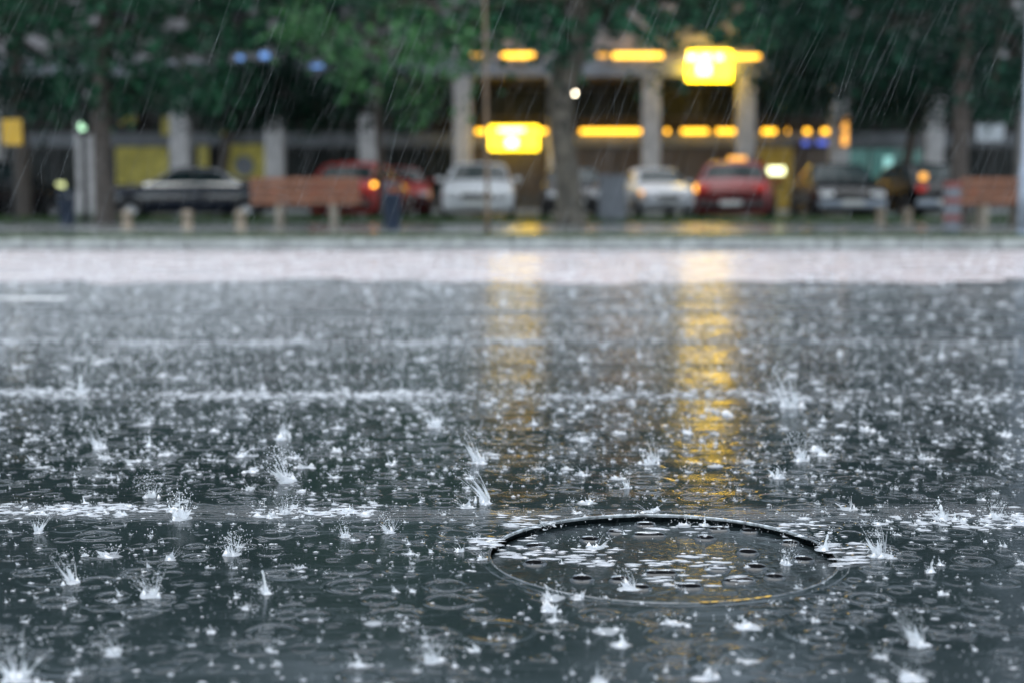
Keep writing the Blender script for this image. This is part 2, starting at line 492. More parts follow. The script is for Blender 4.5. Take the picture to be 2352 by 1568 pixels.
    me.materials.append(M['iron']); me.materials.append(M['rim'])
    o = bpy.data.objects.new('cover_plate', me); COL.objects.link(o); o.parent = mh
cover()

# ------------------------------------------------------------------ splashes, drops and rain
def filament_into(mb, p, v, w, n, rg, bead=True):
    "a thread of water on its arc, thinning to a bead"
    b = len(mb.v)
    P = []
    for i in range(n + 1):
        t = i / n
        P.append((p[0] + v[0] * t, p[1] + v[1] * t, p[2] + v[2] * (1.35 * t - .35 * t * t)))
    for i, q in enumerate(P):
        e = w * (1 - .72 * i / n) * rg.uniform(.75, 1.25)
        for k in range(3):
            a = 2.094 * k
            mb.v.append((q[0] + e * math.cos(a), q[1] + e * math.sin(a), q[2]))
    for i in range(n):
        for k in range(3):
            j = (k + 1) % 3
            mb.f.append((b + 3 * i + k, b + 3 * i + j, b + 3 * i + 3 + j, b + 3 * i + 3 + k))
    if bead:
        q = P[-1]; drop_into(mb, q[0], q[1], q[2], w * rg.uniform(.7, 1.3), 1.4)

def splash_into(mb, x, y, z, r, h, rg, seg=16, jets=5, drops=8, lean=(0, 0), cover=.75, base=True):
    "a torn crown of water with arcing threads and thrown droplets"
    kd = rg.random()
    if kd < .12:      # a water column with beads
        n = 7; hh = h * rg.uniform(.6, 1.0); b = len(mb.v)
        for i, (fr, fz) in enumerate(((.75, 0), (.36, .12), (.20, .35), (.15, .6), (.17, .82), (.12, .95), (.02, 1.0))):
            jx, jy = lean[0] * hh * fz * .6 + rg.gauss(0, r * .05), rg.gauss(0, r * .05)
            for k in range(n):
                a = 6.2832 * k / n; e = r * fr * rg.uniform(.8, 1.2)
                mb.v.append((x + jx + e * math.cos(a), y + jy + e * math.sin(a), z + hh * fz))
        for i in range(6):
            for k in range(n):
                mb.f.append((b + i * n + k, b + i * n + (k + 1) % n, b + (i + 1) * n + (k + 1) % n, b + (i + 1) * n + k))
        h *= .45; cover *= .7; jets //= 2
        for i in range(3):
            q = hh * (1.08 + .16 * i) + rg.uniform(0, .1) * hh
            drop_into(mb, x + lean[0] * q * .6 + rg.gauss(0, r * .1), y, z + q, r * rg.uniform(.05, .12), 1.3)
    elif kd < .45:    # a loose burst, mostly beads
        drops = int(drops * 2.2); cover *= .5; r *= 1.15
    elif kd < .65:    # one-sided
        cover *= .45; h *= 1.1
    ph = rg.random() * 6.28; p1 = rg.random() * 6.28; p2 = rg.random() * 6.28
    gap = rg.random() * 6.28
    hs, on, ang = [], [], []
    for k in range(seg):
        a = 2 * math.pi * k / seg
        n1 = .5 + .25 * math.sin(2 * a + p1) + .25 * math.sin(3 * a + p2)
        hs.append(h * (.10 + .26 * n1 + .34 * rg.random() ** 3))
        on.append(math.cos(a - gap) < 2 * cover - 1 + rg.uniform(-.35, .35))
        ang.append(ph + a + rg.uniform(-.15, .15))
    b = len(mb.v)
    for k in range(seg):
        c, s_ = math.cos(ang[k]), math.sin(ang[k])
        t = hs[k]
        for (fr, fz) in ((.55, -.002 / max(h, .004)), (.60, .25), (.72, .62), (.98 + .25 * rg.random(), 1.0)):
            zz = t * fz
            mb.v.append((x + r * fr * c + lean[0] * zz * fz, y + r * fr * s_ + lean[1] * zz * fz, z + zz))
    for k in range(seg):
        if not on[k]: continue
        j = (k + 1) % seg
        p, q = b + 4 * k, b + 4 * j
        mb.f.append((p, q, q + 1, p + 1)); mb.f.append((p + 1, q + 1, q + 2, p + 2))
        if rg.random() < .7: mb.f.append((p + 2, q + 2, p + 3) if hs[k] > hs[j] else (p + 2, q + 2, q + 3))
    for _ in range(jets):
        a = rg.random() * 6.28
        hh = h * (.35 + .65 * rg.random()); rr = r * rg.uniform(.1, 1.5)
        filament_into(mb, (x + r * .6 * math.cos(a), y + r * .6 * math.sin(a), z + .15 * hh),
                      (rr * math.cos(a) + lean[0] * hh, rr * math.sin(a) + lean[1] * hh, hh * .85), r * rg.uniform(.018, .060), 4 if seg > 10 else 2, rg, seg > 10)
    if base and seg > 10:
        for _ in range(rg.randint(2, 5)):
            a = rg.random() * 6.28; d = r * rg.uniform(.2, 1.3)
            fleck_into(mb, x + d * math.cos(a), y + d * math.sin(a), z, r * rg.uniform(.15, .5), r * rg.uniform(.15, .4), h * rg.uniform(.06, .34), rg)
    if base:
        fleck_into(mb, x, y, z, r * rg.uniform(.8, 1.3), r * rg.uniform(.6, 1.0), h * .10, rg)
    for _ in range(drops):
        a = rg.random() * 6.28; rr = r * (.3 + 1.9 * rg.random() ** 1.5); hh = h * (.05 + 1.15 * rg.random())
        drop_into(mb, x + rr * math.cos(a) + lean[0] * hh, y + rr * math.sin(a) + lean[1] * hh, z + hh, rg.uniform(.0005, .0014) * max(.7, r / .02))

def drop_into(mb, x, y, z, s, st=1.3):
    b = len(mb.v)
    mb.v += [(x + s, y, z), (x, y + s, z), (x - s, y, z), (x, y - s, z), (x, y, z + s * st), (x, y, z - s * st)]
    mb.f += [(b, b + 1, b + 4), (b + 1, b + 2, b + 4), (b + 2, b + 3, b + 4), (b + 3, b, b + 4),
             (b + 1, b, b + 5), (b + 2, b + 1, b + 5), (b + 3, b + 2, b + 5), (b, b + 3, b + 5)]

def fleck_into(mb, x, y, z, rx, ry, h, rg):
    "a low white cap on the water film, for bubbles, swellings and painted sky glints"
    n = 9; b = len(mb.v)
    for k in range(n):
        a = 2 * math.pi * k / n; e = rg.uniform(.65, 1.2)
        mb.v.append((x + rx * e * math.cos(a), y + ry * e * math.sin(a), z))
    mb.v.append((x, y, z + h))
    for k in range(n): mb.f.append((b + k, b + (k + 1) % n, b + n))

named = [  # u, v of the foot, height in picture units, radius share, lean, label
    (660, 1105, 78, .62, (-.5, 0), 'forked white rain splash, tallest on the open road left of the manhole'),
    (1115, 1155, 92, .42, (-.9, 0), 'rain splash leaning left with a long thin jet, behind the left rim of the manhole'),
    (348, 1140, 50, .6, (-.2, 0), 'small rain splash just behind the broad splash on the white water streak'),
    (415, 1190, 66, .85, (0, 0), 'broad bright rain splash on the white water streak left of the manhole'),
    (655, 1178, 42, .8, (.4, 0), 'low rain splash at the right end of the white water streak'),
    (88, 1222, 62, .5, (.3, 0), 'rain splash with curling lip on the white water streak by the left picture edge'),
    (793, 1232, 44, .5, (-.3, 0), 'small spiky rain splash between the white streak and the manhole'),
    (895, 1222, 48, .6, (-.5, 0), 'ragged double rain splash nearest the left end of the manhole rim'),
    (535, 1272, 52, .75, (0, 0), 'wide two horned rain splash on dark road below the white streak'),
    (165, 1338, 72, .45, (-.5, 0), 'thin hook shaped rain splash on dark road near left picture edge'),
    (40, 1562, 105, .75, (0, 0), 'largest rain splash, a full torn crown in the bottom left corner'),
    (262, 1502, 50, 1.0, (-.6, 0), 'flat wing shaped rain splash right of the corner crown'),
    (345, 1368, 62, .8, (-.3, 0), 'soft pale rain splash on dark road just behind the wing shaped splash'),
    (612, 1362, 66, .45, (-.4, 0), 'slender curved rain splash on dark road left of the manhole front'),
    (990, 1520, 50, .9, (0, 0), 'loose scattered rain splash near the bottom edge below the manhole'),
    (2108, 1480, 92, .55, (-.4, 0), 'tall spiky rain splash on dark road right of and nearer than the manhole'),
    (1505, 1056, 60, .5, (-.3, 0), 'rain splash standing alone straight behind the manhole'),
    (1838, 1056, 62, .55, (-.3, 0), 'rain splash with two prongs on the road behind the right end of the manhole'),
    (1440, 1120, 42, .45, (-.2, 0), 'small rain splash close behind the far manhole rim'),
    (1100, 1062, 78, .5, (-.5, 0), 'cone shaped rain splash below the left yellow reflection'),
    (228, 1028, 62, .55, (-.5, 0), 'rain splash with a bent tip below the long bright ripple, at the left'),
    (187, 905, 62, .6, (-.1, 0), 'brightest rain splash sitting on the long bright ripple at the left'),
    (1815, 935, 88, .6, (-.5, 0), 'big slanting rain splash right of the right yellow reflection'),
    (2165, 1192, 62, .7, (-.5, 0), 'rain splash on the white streak right of the manhole'),
    (2290, 1192, 44, .8, (.3, 0), 'low rain splash on the white streak by the right picture edge'),
    (2018, 1275, 96, .5, (-.4, 0), 'tall rain splash curling over just off the right end of the manhole'),
    (1808, 1280, 46, .6, (.3, 0), 'rain splash standing inside the manhole cover near its right end'),
    (1893, 1262, 50, .7, (.5, 0), 'dense rain splash breaking on the right end of the manhole rim'),
    (1000, 980, 60, .7, (-.3, 0), 'rain splash with a pointed left horn, behind the cone shaped splash'),
    (648, 1008, 88, .38, (0, 0), 'narrow column shaped rain splash behind the tallest forked one'),
]
for i, (u, v, hu, rs, lean, lab) in enumerate(named):
    g = onground(u, v)
    k = g.y / F
    h = hu * k * .9; r = hu * k * rs * .62
    rg = random.Random(100 + i)
    mb = MB()
    splash_into(mb, 0, 0, 0, r * .8, h, rg, seg=30, jets=7, drops=80, lean=(lean[0] * .65, 0), cover=.78)
    splash_into(mb, r * .1, 0, 0, r * .42, h * .8, rg, seg=16, jets=3, drops=10, lean=(lean[0] * .65, 0), cover=.8, base=False)
    o = mb.build('water_splash', M['splash'], None, True, (g.x, g.y, 0 if i not in (26,) else -.0125))
    tag(o, lab, 'splash', 'raindrop splashes on the wet road')

sp = MB(); spt = MB()
rg = random.Random(5)
def vis_x(y): return .36 * y * 1.25 + .25
for _ in range(3400):      # the small ones
    y = rg.uniform(1.7, 5.2); x = rg.uniform(-1, 1) * vis_x(y)
    if y < 3.3 and rg.random() < .55: continue
    r = rg.uniform(.0025, .006)
    splash_into(sp if rg.random() < .3 else spt, x, y, .001, r, r * rg.uniform(.6, 2.6), rg, seg=6, jets=1, drops=4, lean=(rg.gauss(-.3, .4), rg.gauss(0, .2)), cover=rg.uniform(.3, .8))
for _ in range(10500):
    y = rg.uniform(1.7, 17.4) if rg.random() < .3 else math.sqrt(rg.uniform(1.7 ** 2, 17.4 ** 2))
    x = rg.uniform(-1, 1) * vis_x(y)
    if (x - MH.x) ** 2 + (y - MH.y) ** 2 < .36 ** 2 and rg.random() < .75: continue
    if y < 3.4 and rg.random() < .62: continue
    if y > 5 and rg.random() < .52: continue
    r = (.005 + .015 * rg.random() ** 2.4) * (1 + max(0, min(y - 5, 5)) * .13)
    h = r * rg.uniform(.6, 2.0)
    near = y < 6.0
    lean = (rg.gauss(-.3, .35), rg.gauss(0, .2))
    tgt = sp if rg.random() < .45 else spt
    splash_into(tgt, x, y, .001 if y < 11 else .005, r, h, rg, seg=14 if near else 7, jets=4 if near else 1, drops=12 if near else 3, lean=lean, cover=rg.uniform(.4, .85))
# fine spray hanging low over the road
for _ in range(16000):
    y = rg.uniform(1.7, 9.0); x = rg.uniform(-1, 1) * vis_x(y)
    drop_into(spt, x, y, .002 + rg.expovariate(1 / .03), rg.uniform(.0004, .0009) * (1 if y < 5 else 1.6), 1.6)
# the veil of spray further off, thicker on the left
for _ in range(190000):
    y = rg.uniform(4.6, 15.5) if rg.random() < .85 else rg.uniform(9.4, 12.5); x = rg.uniform(-1, 1) * vis_x(y)
    if rg.random() > .50 - .42 * x / vis_x(y): continue
    if rg.random() > min(1, (y - 4.4) / 2.5): continue
    z = .003 + rg.expovariate(1 / .045); e = rg.uniform(.0012, .0042)
    b = len(spt.v)
    spt.v += [(x - e, y, z - e), (x + e, y - e * .4, z - e), (x, y + e, z - e), (x + rg.uniform(-e, e), y, z + e * 1.6)]
    spt.f += [(b, b + 1, b + 3), (b + 1, b + 2, b + 3), (b + 2, b, b + 3), (b, b + 2, b + 1)]
# broken water where the film runs over the low ridges of the road
def ridge_y(y0, x): return y0 + .025 * y0 / 3 * (math.sin(1.9 * x + y0) + .6 * math.sin(5.3 * x + 2 * y0))
def ridge_d(y0, x): return .5 + .5 * math.sin(2.7 * x + 3 * y0) * math.sin(7.1 * x + y0)
RIDGES = ((3.03, .035, (-1.35, -.30), 110, 260), (2.98, .045, (.60, 1.25), 80, 150), (4.84, .07, (-2.0, 1.0), 190, 420), (4.70, .05, (.8, 2.0), 50, 80), (4.86, .06, (-2.0, .2), 120, 300), (6.6, .09, (-2.7, 2.7), 200, 420), (6.55, .08, (-2.8, .1), 160, 420), (8.6, .2, (-3.4, 3.4), 120, 0))
for (y0, wd, (xa, xb), cnt, cf) in RIDGES:
    k = 0
    while k < cnt:
        x = rg.uniform(xa, xb)
        if rg.random() > ridge_d(y0, x) or (x > 0 and rg.random() < .35): continue
        k += 1
        r = rg.uniform(.004, .012)
        splash_into(sp, x, ridge_y(y0, x) + rg.gauss(0, wd), .001, r, r * rg.uniform(.5, 1.6), rg, seg=10, jets=2, drops=5, lean=(rg.gauss(-.2, .3), 0), cover=.8)
tag(sp.build('rain_splashes', M['splash'], None, True), 'white torn water of raindrops bursting all over the wet road', 'splashes', None, 'stuff')
tag(spt.build('rain_spray', M['splash_thin'], None, True), 'thin grey spray and droplets thrown up over the wet road', 'spray', None, 'stuff')

fo = MB()  # flat white flecks: bubbles, plus the ripples' sky glints painted white
for _ in range(4200):
    y = math.sqrt(rg.uniform(1.75 ** 2, 6.0 ** 2)); x = rg.uniform(-1, 1) * vis_x(y)
    if (x - MH.x) ** 2 + (y - MH.y) ** 2 < .365 ** 2: continue
    s = rg.random() ** 3
    rx = .0012 + .0065 * s
    fleck_into(fo, x, y, .001, rx, rx * rg.uniform(.3, .6), .001 + rx * .1, rg)
for (y0, wd, (xa, xb), cnt, cf) in RIDGES:
    k = 0
    while k < cf:
        x = rg.uniform(xa, xb)
        if rg.random() > ridge_d(y0, x): continue
        k += 1
        rx = .003 + .017 * rg.random() ** 2
        fleck_into(fo, x, ridge_y(y0, x) + rg.gauss(0, wd), .001, rx, rx * rg.uniform(.3, .6), .001 + rx * .08, rg)
# on the cover and round its rim
for (ua, ub, va, vb, cnt, z) in ((1150, 1250, 1225, 1285, 45, 'c'), (1255, 1330, 1255, 1290, 22, 'c'), (1330, 1420, 1255, 1300, 26, 'c'), (1450, 1680, 1270, 1310, 30, 'c'), (1400, 1700, 1205, 1225, 16, 'c'), (1480, 1760, 1320, 1345, 18, 'c'),
                              (1085, 1150, 1235, 1262, 34, 'r'), (1150, 1290, 1183, 1212, 34, 'r'), (1890, 1985, 1245, 1300, 46, 'r'), (1790, 1890, 1195, 1232, 26, 'r')):
    for _ in range(cnt):
        g = onground(rg.uniform(ua, ub), rg.uniform(va, vb), -.0125 if z == 'c' else .002)
        dd = (Vector((g.x, g.y)) - Vector((MH.x, MH.y))).length
        if (z == 'c') != (dd < .32): continue
        rx = rg.uniform(.005, .022)
        fleck_into(fo, g.x, g.y, g.z + .0005, rx, rx * rg.uniform(.18, .36), .0016, rg)
tag(fo.build('bubble_glints', M['bubble_and_glint'], None, True), 'small white bubbles and flecks painted as sky glints on the water film', 'bubbles', None, 'stuff')

rn = MB()
tilt = math.tan(R(21))
for _ in range(8500):
    y = rg.uniform(2.4, 12.0)
    x = rg.uniform(-1, 1) * (.36 * y * 1.2 + .3)
    z = rg.uniform(.05, H + .14 * y + .3)
    L = rg.uniform(.04, .22); w = rg.uniform(.00012, .00042)
    a = Vector((x, y, z)); d = Vector((tilt * L + rg.gauss(0, .012), rg.gauss(0, .02), L))
    rn.tube([a, a + d * .25, a + d], [w * .4, w, w * .25], n=3, caps=False)
tag(rn.build('rain', M['rain'], None, True), 'slanting threads of heavy rain falling over the road', 'rain', None, 'stuff')

# ------------------------------------------------------------------ trees
def leaf_cloud(lobes, seed, size, dens):
    rs = np.random.RandomState(seed)
    V = []
    for (c, rad) in lobes:
        c = np.array(c); rad = np.array(rad)
        area = math.pi * rad[0] * rad[2]
        n = int(2.3 * dens * area / (size * size * .5))
        ncl = max(6, n // 26)
        # cluster centres, denser towards the shell
        d = rs.normal(size=(ncl, 3)); d /= np.linalg.norm(d, axis=1)[:, None]
        q = d * (rs.rand(ncl, 1) ** .42) * rad + c
        idx = rs.randint(0, ncl, n)
        p = q[idx] + rs.normal(size=(n, 3)) * np.array([.30, .30, .20])
        # leaf rhombus: droops outward
        ax = rs.normal(size=(n, 3)) * np.array([1, 1, .55]) + np.array([0, 0, -.35]); ax /= np.linalg.norm(ax, axis=1)[:, None]
        t = rs.normal(size=(n, 3)); sd = np.cross(ax, t); sd /= np.linalg.norm(sd, axis=1)[:, None]
        l = size * (.6 + .8 * rs.rand(n, 1)); w = l * .33
        V.append(np.stack([p, p + ax * l * .5 + sd * w, p + ax * l, p + ax * l * .5 - sd * w], axis=1))
    V = np.concatenate(V).reshape(-1, 3)
    return V

GAPS = [(1190, 128, 42, 12), (1465, 128, 62, 12), (1718, 130, 34, 12), (1640, 145, 52, 38), (550, 133, 22, 14), (606, 128, 28, 16), (727, 152, 26, 9), (410, 66, 40, 22), (632, 56, 24, 16), (80, 100, 34, 16), (290, 32, 34, 12), (222, 44, 14, 14), (560, 30, 30, 12), (545, 48, 14, 22), (440, 140, 46, 10), (275, 165, 18, 10), (100, 158, 36, 8),
        (1340, 35, 16, 26), (1325, 88, 20, 8), (1390, 40, 12, 36), (1420, 92, 46, 18), (1455, 30, 18, 20), (1525, 22, 24, 20), (1475, 55, 14, 14), (1600, 90, 24, 10), (1668, 55, 16, 18), (1690, 20, 12, 10),
        (2050, 44, 12, 10), (2080, 25, 16, 10), (1960, 30, 20, 10), (2330, 8, 20, 8), (2320, 122, 20, 8), (1170, 100, 20, 10), (1010, 30, 16, 12), (880, 70, 18, 8), (780, 25, 22, 10), (1120, 85, 14, 9), (330, 130, 12, 8)]
def thin_out(V, b):
    "gaps where the crowns let the facade behind show"
    q = V.reshape(-1, 4, 3)
    c = q.mean(axis=1) + np.array(b)
    f = c[:, 1] * math.cos(TH) - (c[:, 2] - H) * math.sin(TH)
    up = c[:, 1] * math.sin(TH) + (c[:, 2] - H) * math.cos(TH)
    u = 1176 + F * c[:, 0] / f; v = 784 - F * up / f
    keep = np.ones(len(c), bool)
    rs = np.random.RandomState(1)
    for i, (gu, gv, ru, rv) in enumerate(GAPS):
        if i < 7: subs = [(gu, gv, ru + 7, rv + 5)]
        else: subs = [(gu + rs.uniform(-.8, .8) * ru, gv + rs.uniform(-.8, .8) * rv, 5 + ru * rs.uniform(.25, .6), 5 + rv * rs.uniform(.25, .7)) for _ in range(4)]
        for (a, b_, c_, d_) in subs:
            d = ((u - a) / c_) ** 2 + ((v - b_) / d_) ** 2
            keep &= d > rs.uniform(.5, 1.25, len(d))
    return q[keep].reshape(-1, 3)

def cloud_mesh(name, V, mat, parent):
    n = len(V) // 4
    me = bpy.data.meshes.new(name)
    me.vertices.add(len(V)); me.vertices.foreach_set('co', V.astype(np.float32).ravel())
    me.loops.add(len(V)); me.loops.foreach_set('vertex_index', np.arange(len(V), dtype=np.int32))
    me.polygons.add(n); me.polygons.foreach_set('loop_start', np.arange(0, len(V), 4, dtype=np.int32))
    me.materials.append(mat); me.update(); me.validate()
    o = bpy.data.objects.new(name, me); COL.objects.link(o); o.parent = parent
    return o

def tree(label, base, pts, rads, lobes, mat, seed, bark, size=.17, dens=1.7, limbs=7):
    "pts: trunk line relative to base; lobes: world ellipsoids of the crown"
    b = Vector(base)
    lobes = list(lobes)
    t = empty('street_tree', b, 0, label, 'tree', 'street trees along the pavement')
    mb = MB()
    P = [Vector(p) for p in pts]
    mb.tube([P[0] + Vector((0, 0, -.1)), P[0] + Vector((0, 0, .12))] + P[1:], [rads[0] * 1.45, rads[0] * 1.08] + rads[1:], n=12)
    rg = random.Random(seed)
    for i in range(min(limbs, len(lobes))):
        c = Vector(lobes[i][0]) - b
        k = rg.uniform(.55, .95)
        s = P[-1] * k + P[max(0, len(P) - 2)] * (1 - k)
        m = s.lerp(c, .5) + Vector((rg.uniform(-.3, .3), rg.uniform(-.3, .3), .25))
        mb.tube([s, m, c], [rads[-1] * .7, rads[-1] * .42, .02], n=7)
        for _ in range(3):
            e = c + Vector((rg.uniform(-1, 1) * lobes[i][1][0], rg.uniform(-1, 1) * lobes[i][1][1], rg.uniform(-.8, .5) * lobes[i][1][2]))
            mb.tube([m.lerp(c, rg.uniform(.2, .8)), e], [rads[-1] * .25, .012], n=5)
    mb.build('trunk', bark, t, True)
    V = leaf_cloud([(Vector(c) - b, r) for c, r in lobes], seed, size, dens)
    up = [(Vector((rg.uniform(-1, 1), dy, 8.2 + rg.uniform(-.6, 1.5))), (4.2, 3.4, 1.7)) for dy in (-1.5, 3.5, 8.0)] + [(Vector((rg.uniform(-1, 1), 1.5, 11.6)), (3.6, 3.2, 1.9))]  # unseen upper canopy, added to shade the cars and darken the road's reflection
    V = np.concatenate([V, leaf_cloud(up, seed + 50, .34, dens)])
    cloud_mesh('crown', thin_out(V, b), mat, t)
    return t

def lob(u, v, Y, ru, rv, depth=1.2):
    "lobe centred on picture point (u, v) at distance Y, half sizes in picture units"
    k = Y / F
    return (tuple(at(u, v, Y)), (ru * k, depth, rv * k))

# 1 far left
b = at(35, 0, 30); b.z = .12
tree('dark leafy tree nearest the left edge of the photo', b, [(0, 0, 0), (.05, 0, 1.4), (-.05, 0, 2.8), (0, 0, 4.5)], [.17, .14, .13, .1],
     [lob(20, 60, 30, 170, 120), lob(100, 225, 30, 110, 48), lob(-60, 190, 30, 120, 60), lob(150, 150, 29, 130, 70), lob(60, -150, 30, 240, 170, 2), lob(-150, -50, 30, 170, 170, 2), lob(40, -430, 30, 300, 200, 2.5)], M['leaf2'], 11, M['bark'], dens=1.5)
# 2 left
b = at(228, 0, 27); b.z = .12
tree('broad tree with dark trunk standing left of the navy saloon', b, [(0, 0, 0), (-.03, 0, 1.2), (.0, 0, 2.4), (.15, 0, 4.6)], [.19, .16, .15, .11],
     [lob(300, 90, 27, 170, 100), lob(330, 215, 27.5, 110, 42), lob(330, 20, 27, 160, 60),  lob(210, 215, 27, 120, 60), lob(430, 150, 27, 150, 90), lob(120, 30, 27, 150, 100), lob(560, 60, 27, 150, 90, 1.4), lob(300, -150, 27, 300, 170, 2), lob(500, -260, 27, 260, 200, 2), lob(300, -450, 27, 320, 210, 2.5)], M['leaf'], 12, M['bark'], dens=1.25)
# 3 small tree behind the saloon
b = at(508, 0, 40); b.z = .01
tree('low dark tree with slim leaning trunk right behind the navy saloon', b, [(0, 0, 0), (-.05, 0, 1.3), (.1, 0, 2.2), (.3, 0, 3.0)], [.17, .14, .12, .09],
     [lob(520, 240, 40, 130, 60), lob(600, 262, 40, 90, 30, .8), lob(690, 255, 40, 120, 42), lob(830, 215, 41, 110, 55),  lob(660, 215, 40, 130, 75), lob(780, 200, 40, 100, 70), lob(420, 200, 40, 100, 50), lob(600, 140, 40, 190, 75, 1.6), lob(950, 255, 40, 90, 45), lob(880, 180, 40, 120, 60), lob(700, 40, 40, 220, 90, 1.8), lob(480, 60, 41, 200, 80, 1.8)], M['leaf2'], 13, M['bark'], dens=1.6, limbs=9)
# 4 centre tree
b = at(1312, 0, 26); b.z = .12
tree('big tree with thick mottled trunk standing in front of the dark grey car', b, [(0, 0, 0), (-.05, 0, .8), (-.17, 0, 1.6), (-.20, 0, 2.3), (.06, 0, 3.2), (.30, 0, 4.4)], [.25, .22, .21, .24, .25, .22],
     [lob(1250, 40, 26, 150, 90), lob(1050, 60, 25, 150, 80), lob(1480, 10, 26, 170, 70), lob(1290, 130, 25.6, 75, 60, .7), lob(900, 10, 26, 140, 80, 1.4), lob(1620, -10, 26, 120, 80), lob(1390, 70, 27, 110, 40, .8), lob(1540, 60, 27, 110, 45, .8), lob(1690, 55, 27.5, 110, 48, .8), lob(1552, 178, 27, 36, 22, .35), lob(1450, 75, 24, 130, 38, .8), lob(1660, 70, 24, 110, 42, .8), lob(1250, 90, 24.5, 130, 40, .8), lob(1150, 85, 25.5, 80, 40, .7), lob(1150, -160, 26, 300, 150, 2), lob(1500, -180, 26, 300, 150, 2), lob(1290, -420, 26, 420, 210, 2.8)], M['leaf'], 14, M['bark_pale'], dens=1.15, limbs=9)
# 5 bright bough tree, left of centre
b = at(868, 0, 33); b.z = .01
tree('tree with the brightest green boughs hanging left of the yellow signs', b, [(0, 0, 0), (.03, 0, 1.4), (-.05, 0, 2.6), (.1, 0, 4.2)], [.10, .085, .08, .07],
     [lob(860, 130, 23, 110, 70, .9), lob(980, 100, 23.4, 130, 70, .9), lob(760, 80, 24, 110, 70, .9), lob(960, 215, 24, 70, 50, .6), lob(1090, 60, 24, 110, 60, .9), lob(850, -80, 26, 250, 120, 2), lob(860, -330, 28, 330, 190, 2.5)], M['leaf3'], 15, M['bark'], dens=.95)
# 6 right back
b = at(2098, 0, 41); b.z = .01
tree('slim forked dark tree between the pale column and the right bench', b, [(0, 0, 0), (-.1, 0, 1.3), (.15, 0, 2.6), (0, 0, 4.0)], [.2, .16, .15, .12],
     [lob(2050, 180, 40, 150, 80), lob(2070, 250, 40.5, 120, 45), lob(2260, 240, 41, 130, 40), lob(1860, 130, 40.5, 150, 90), lob(1880, 170, 40, 130, 70), lob(1800, 90, 40, 130, 70), lob(2220, 190, 40, 150, 80), lob(1990, 70, 40, 220, 90, 1.8), lob(1850, 235, 41, 80, 35), lob(2300, 100, 40, 190, 110, 1.8), lob(1730, 30, 40, 120, 50, 1.6), lob(1960, 270, 40, 60, 25, .7), lob(1650, 55, 40, 130, 42, 1.4), lob(1480, 50, 40.5, 130, 40, 1.4)], M['leaf2'], 16, M['bark'], dens=1.6, limbs=9)
# 7 right front
b = at(2216, 0, 25); b.z = .12
tree('tall straight dark tree rising beside the right wooden bench', b, [(0, 0, 0), (0, 0, 1.2), (.03, 0, 2.6), (.0, 0, 5.0)], [.17, .15, .145, .12],
     [lob(2120, 60, 25, 170, 100), lob(2010, 120, 25.5, 120, 60), lob(2330, 190, 25, 90, 70),  lob(2330, 70, 25, 150, 120), lob(1930, 20, 25, 150, 80), lob(2290, 190, 25, 90, 50), lob(1790, -20, 25, 140, 80, 1.4), lob(2100, -160, 25, 320, 150, 2), lob(1850, -240, 25, 300, 170, 2), lob(2150, -430, 25, 380, 220, 2.8)], M['leaf2'], 17, M['bark'], dens=1.2, limbs=8)
# 8, 9 beyond the frame, closing the row
b = Vector((-15.5, 27, .12))
tree('tree out at the left end of the row, beyond the dark car', b, [(0, 0, 0), (0, 0, 2), (.1, 0, 5)], [.2, .17, .13],
     [((-15.5, 27, 6), (3.2, 2.5, 2.2)), ((-14, 27, 9), (3.5, 3, 2.4)), ((-18, 27, 7), (3, 3, 3))], M['leaf2'], 18, M['bark'], size=.3, dens=1.2)
b = Vector((15.5, 27, .12))
tree('tree out at the right end of the row, past the grey pole', b, [(0, 0, 0), (0, 0, 2), (.1, 0, 5)], [.2, .17, .13],
     [((15.5, 27, 6), (3.2, 2.5, 2.2)), ((14, 27, 9), (3.5, 3, 2.4)), ((18, 27, 7), (3, 3, 3))], M['leaf2'], 19, M['bark'], size=.3, dens=1.2)

# ------------------------------------------------------------------ arcade building
bd = empty('arcade_building', (0, 50, .13), 0, 'pale stone building with a two storey colonnade and dark shopfronts behind the trees', 'building')
BY, BZ = 50.0, .13
def loc(p): return Vector((p[0], p[1] - BY, p[2] - BZ))
pitch_x = 214 / F * 50
x_cols = [(422 - 1176) / F * 50 + pitch_x * k for k in range(-5, 14)]
z_beam0 = at(0, 178, 50).z; z_beam1 = at(0, 142, 50).z
for xx in x_cols:
    c = MB()
    c.box((xx, 0, z_beam0 / 2 - .06), (.62, .62, z_beam0 - BZ + .02), bev=.05)
    c.box((xx, 0, .22), (.78, .78, .44), bev=.03)
    c.build('column', M['stone'], bd)
XL, XR = -26.0, 26.0
MB().box(((XL + XR) / 2, .1, (z_beam0 + z_beam1) / 2 - BZ), (XR - XL, .9, z_beam1 - z_beam0), bev=.02).build('fascia', M['fascia'], bd)
MB().box(((XL + XR) / 2, 2.0, z_beam0 - BZ + .1), (XR - XL, 2.9, .16)).build('soffit', M['soffit'], bd)
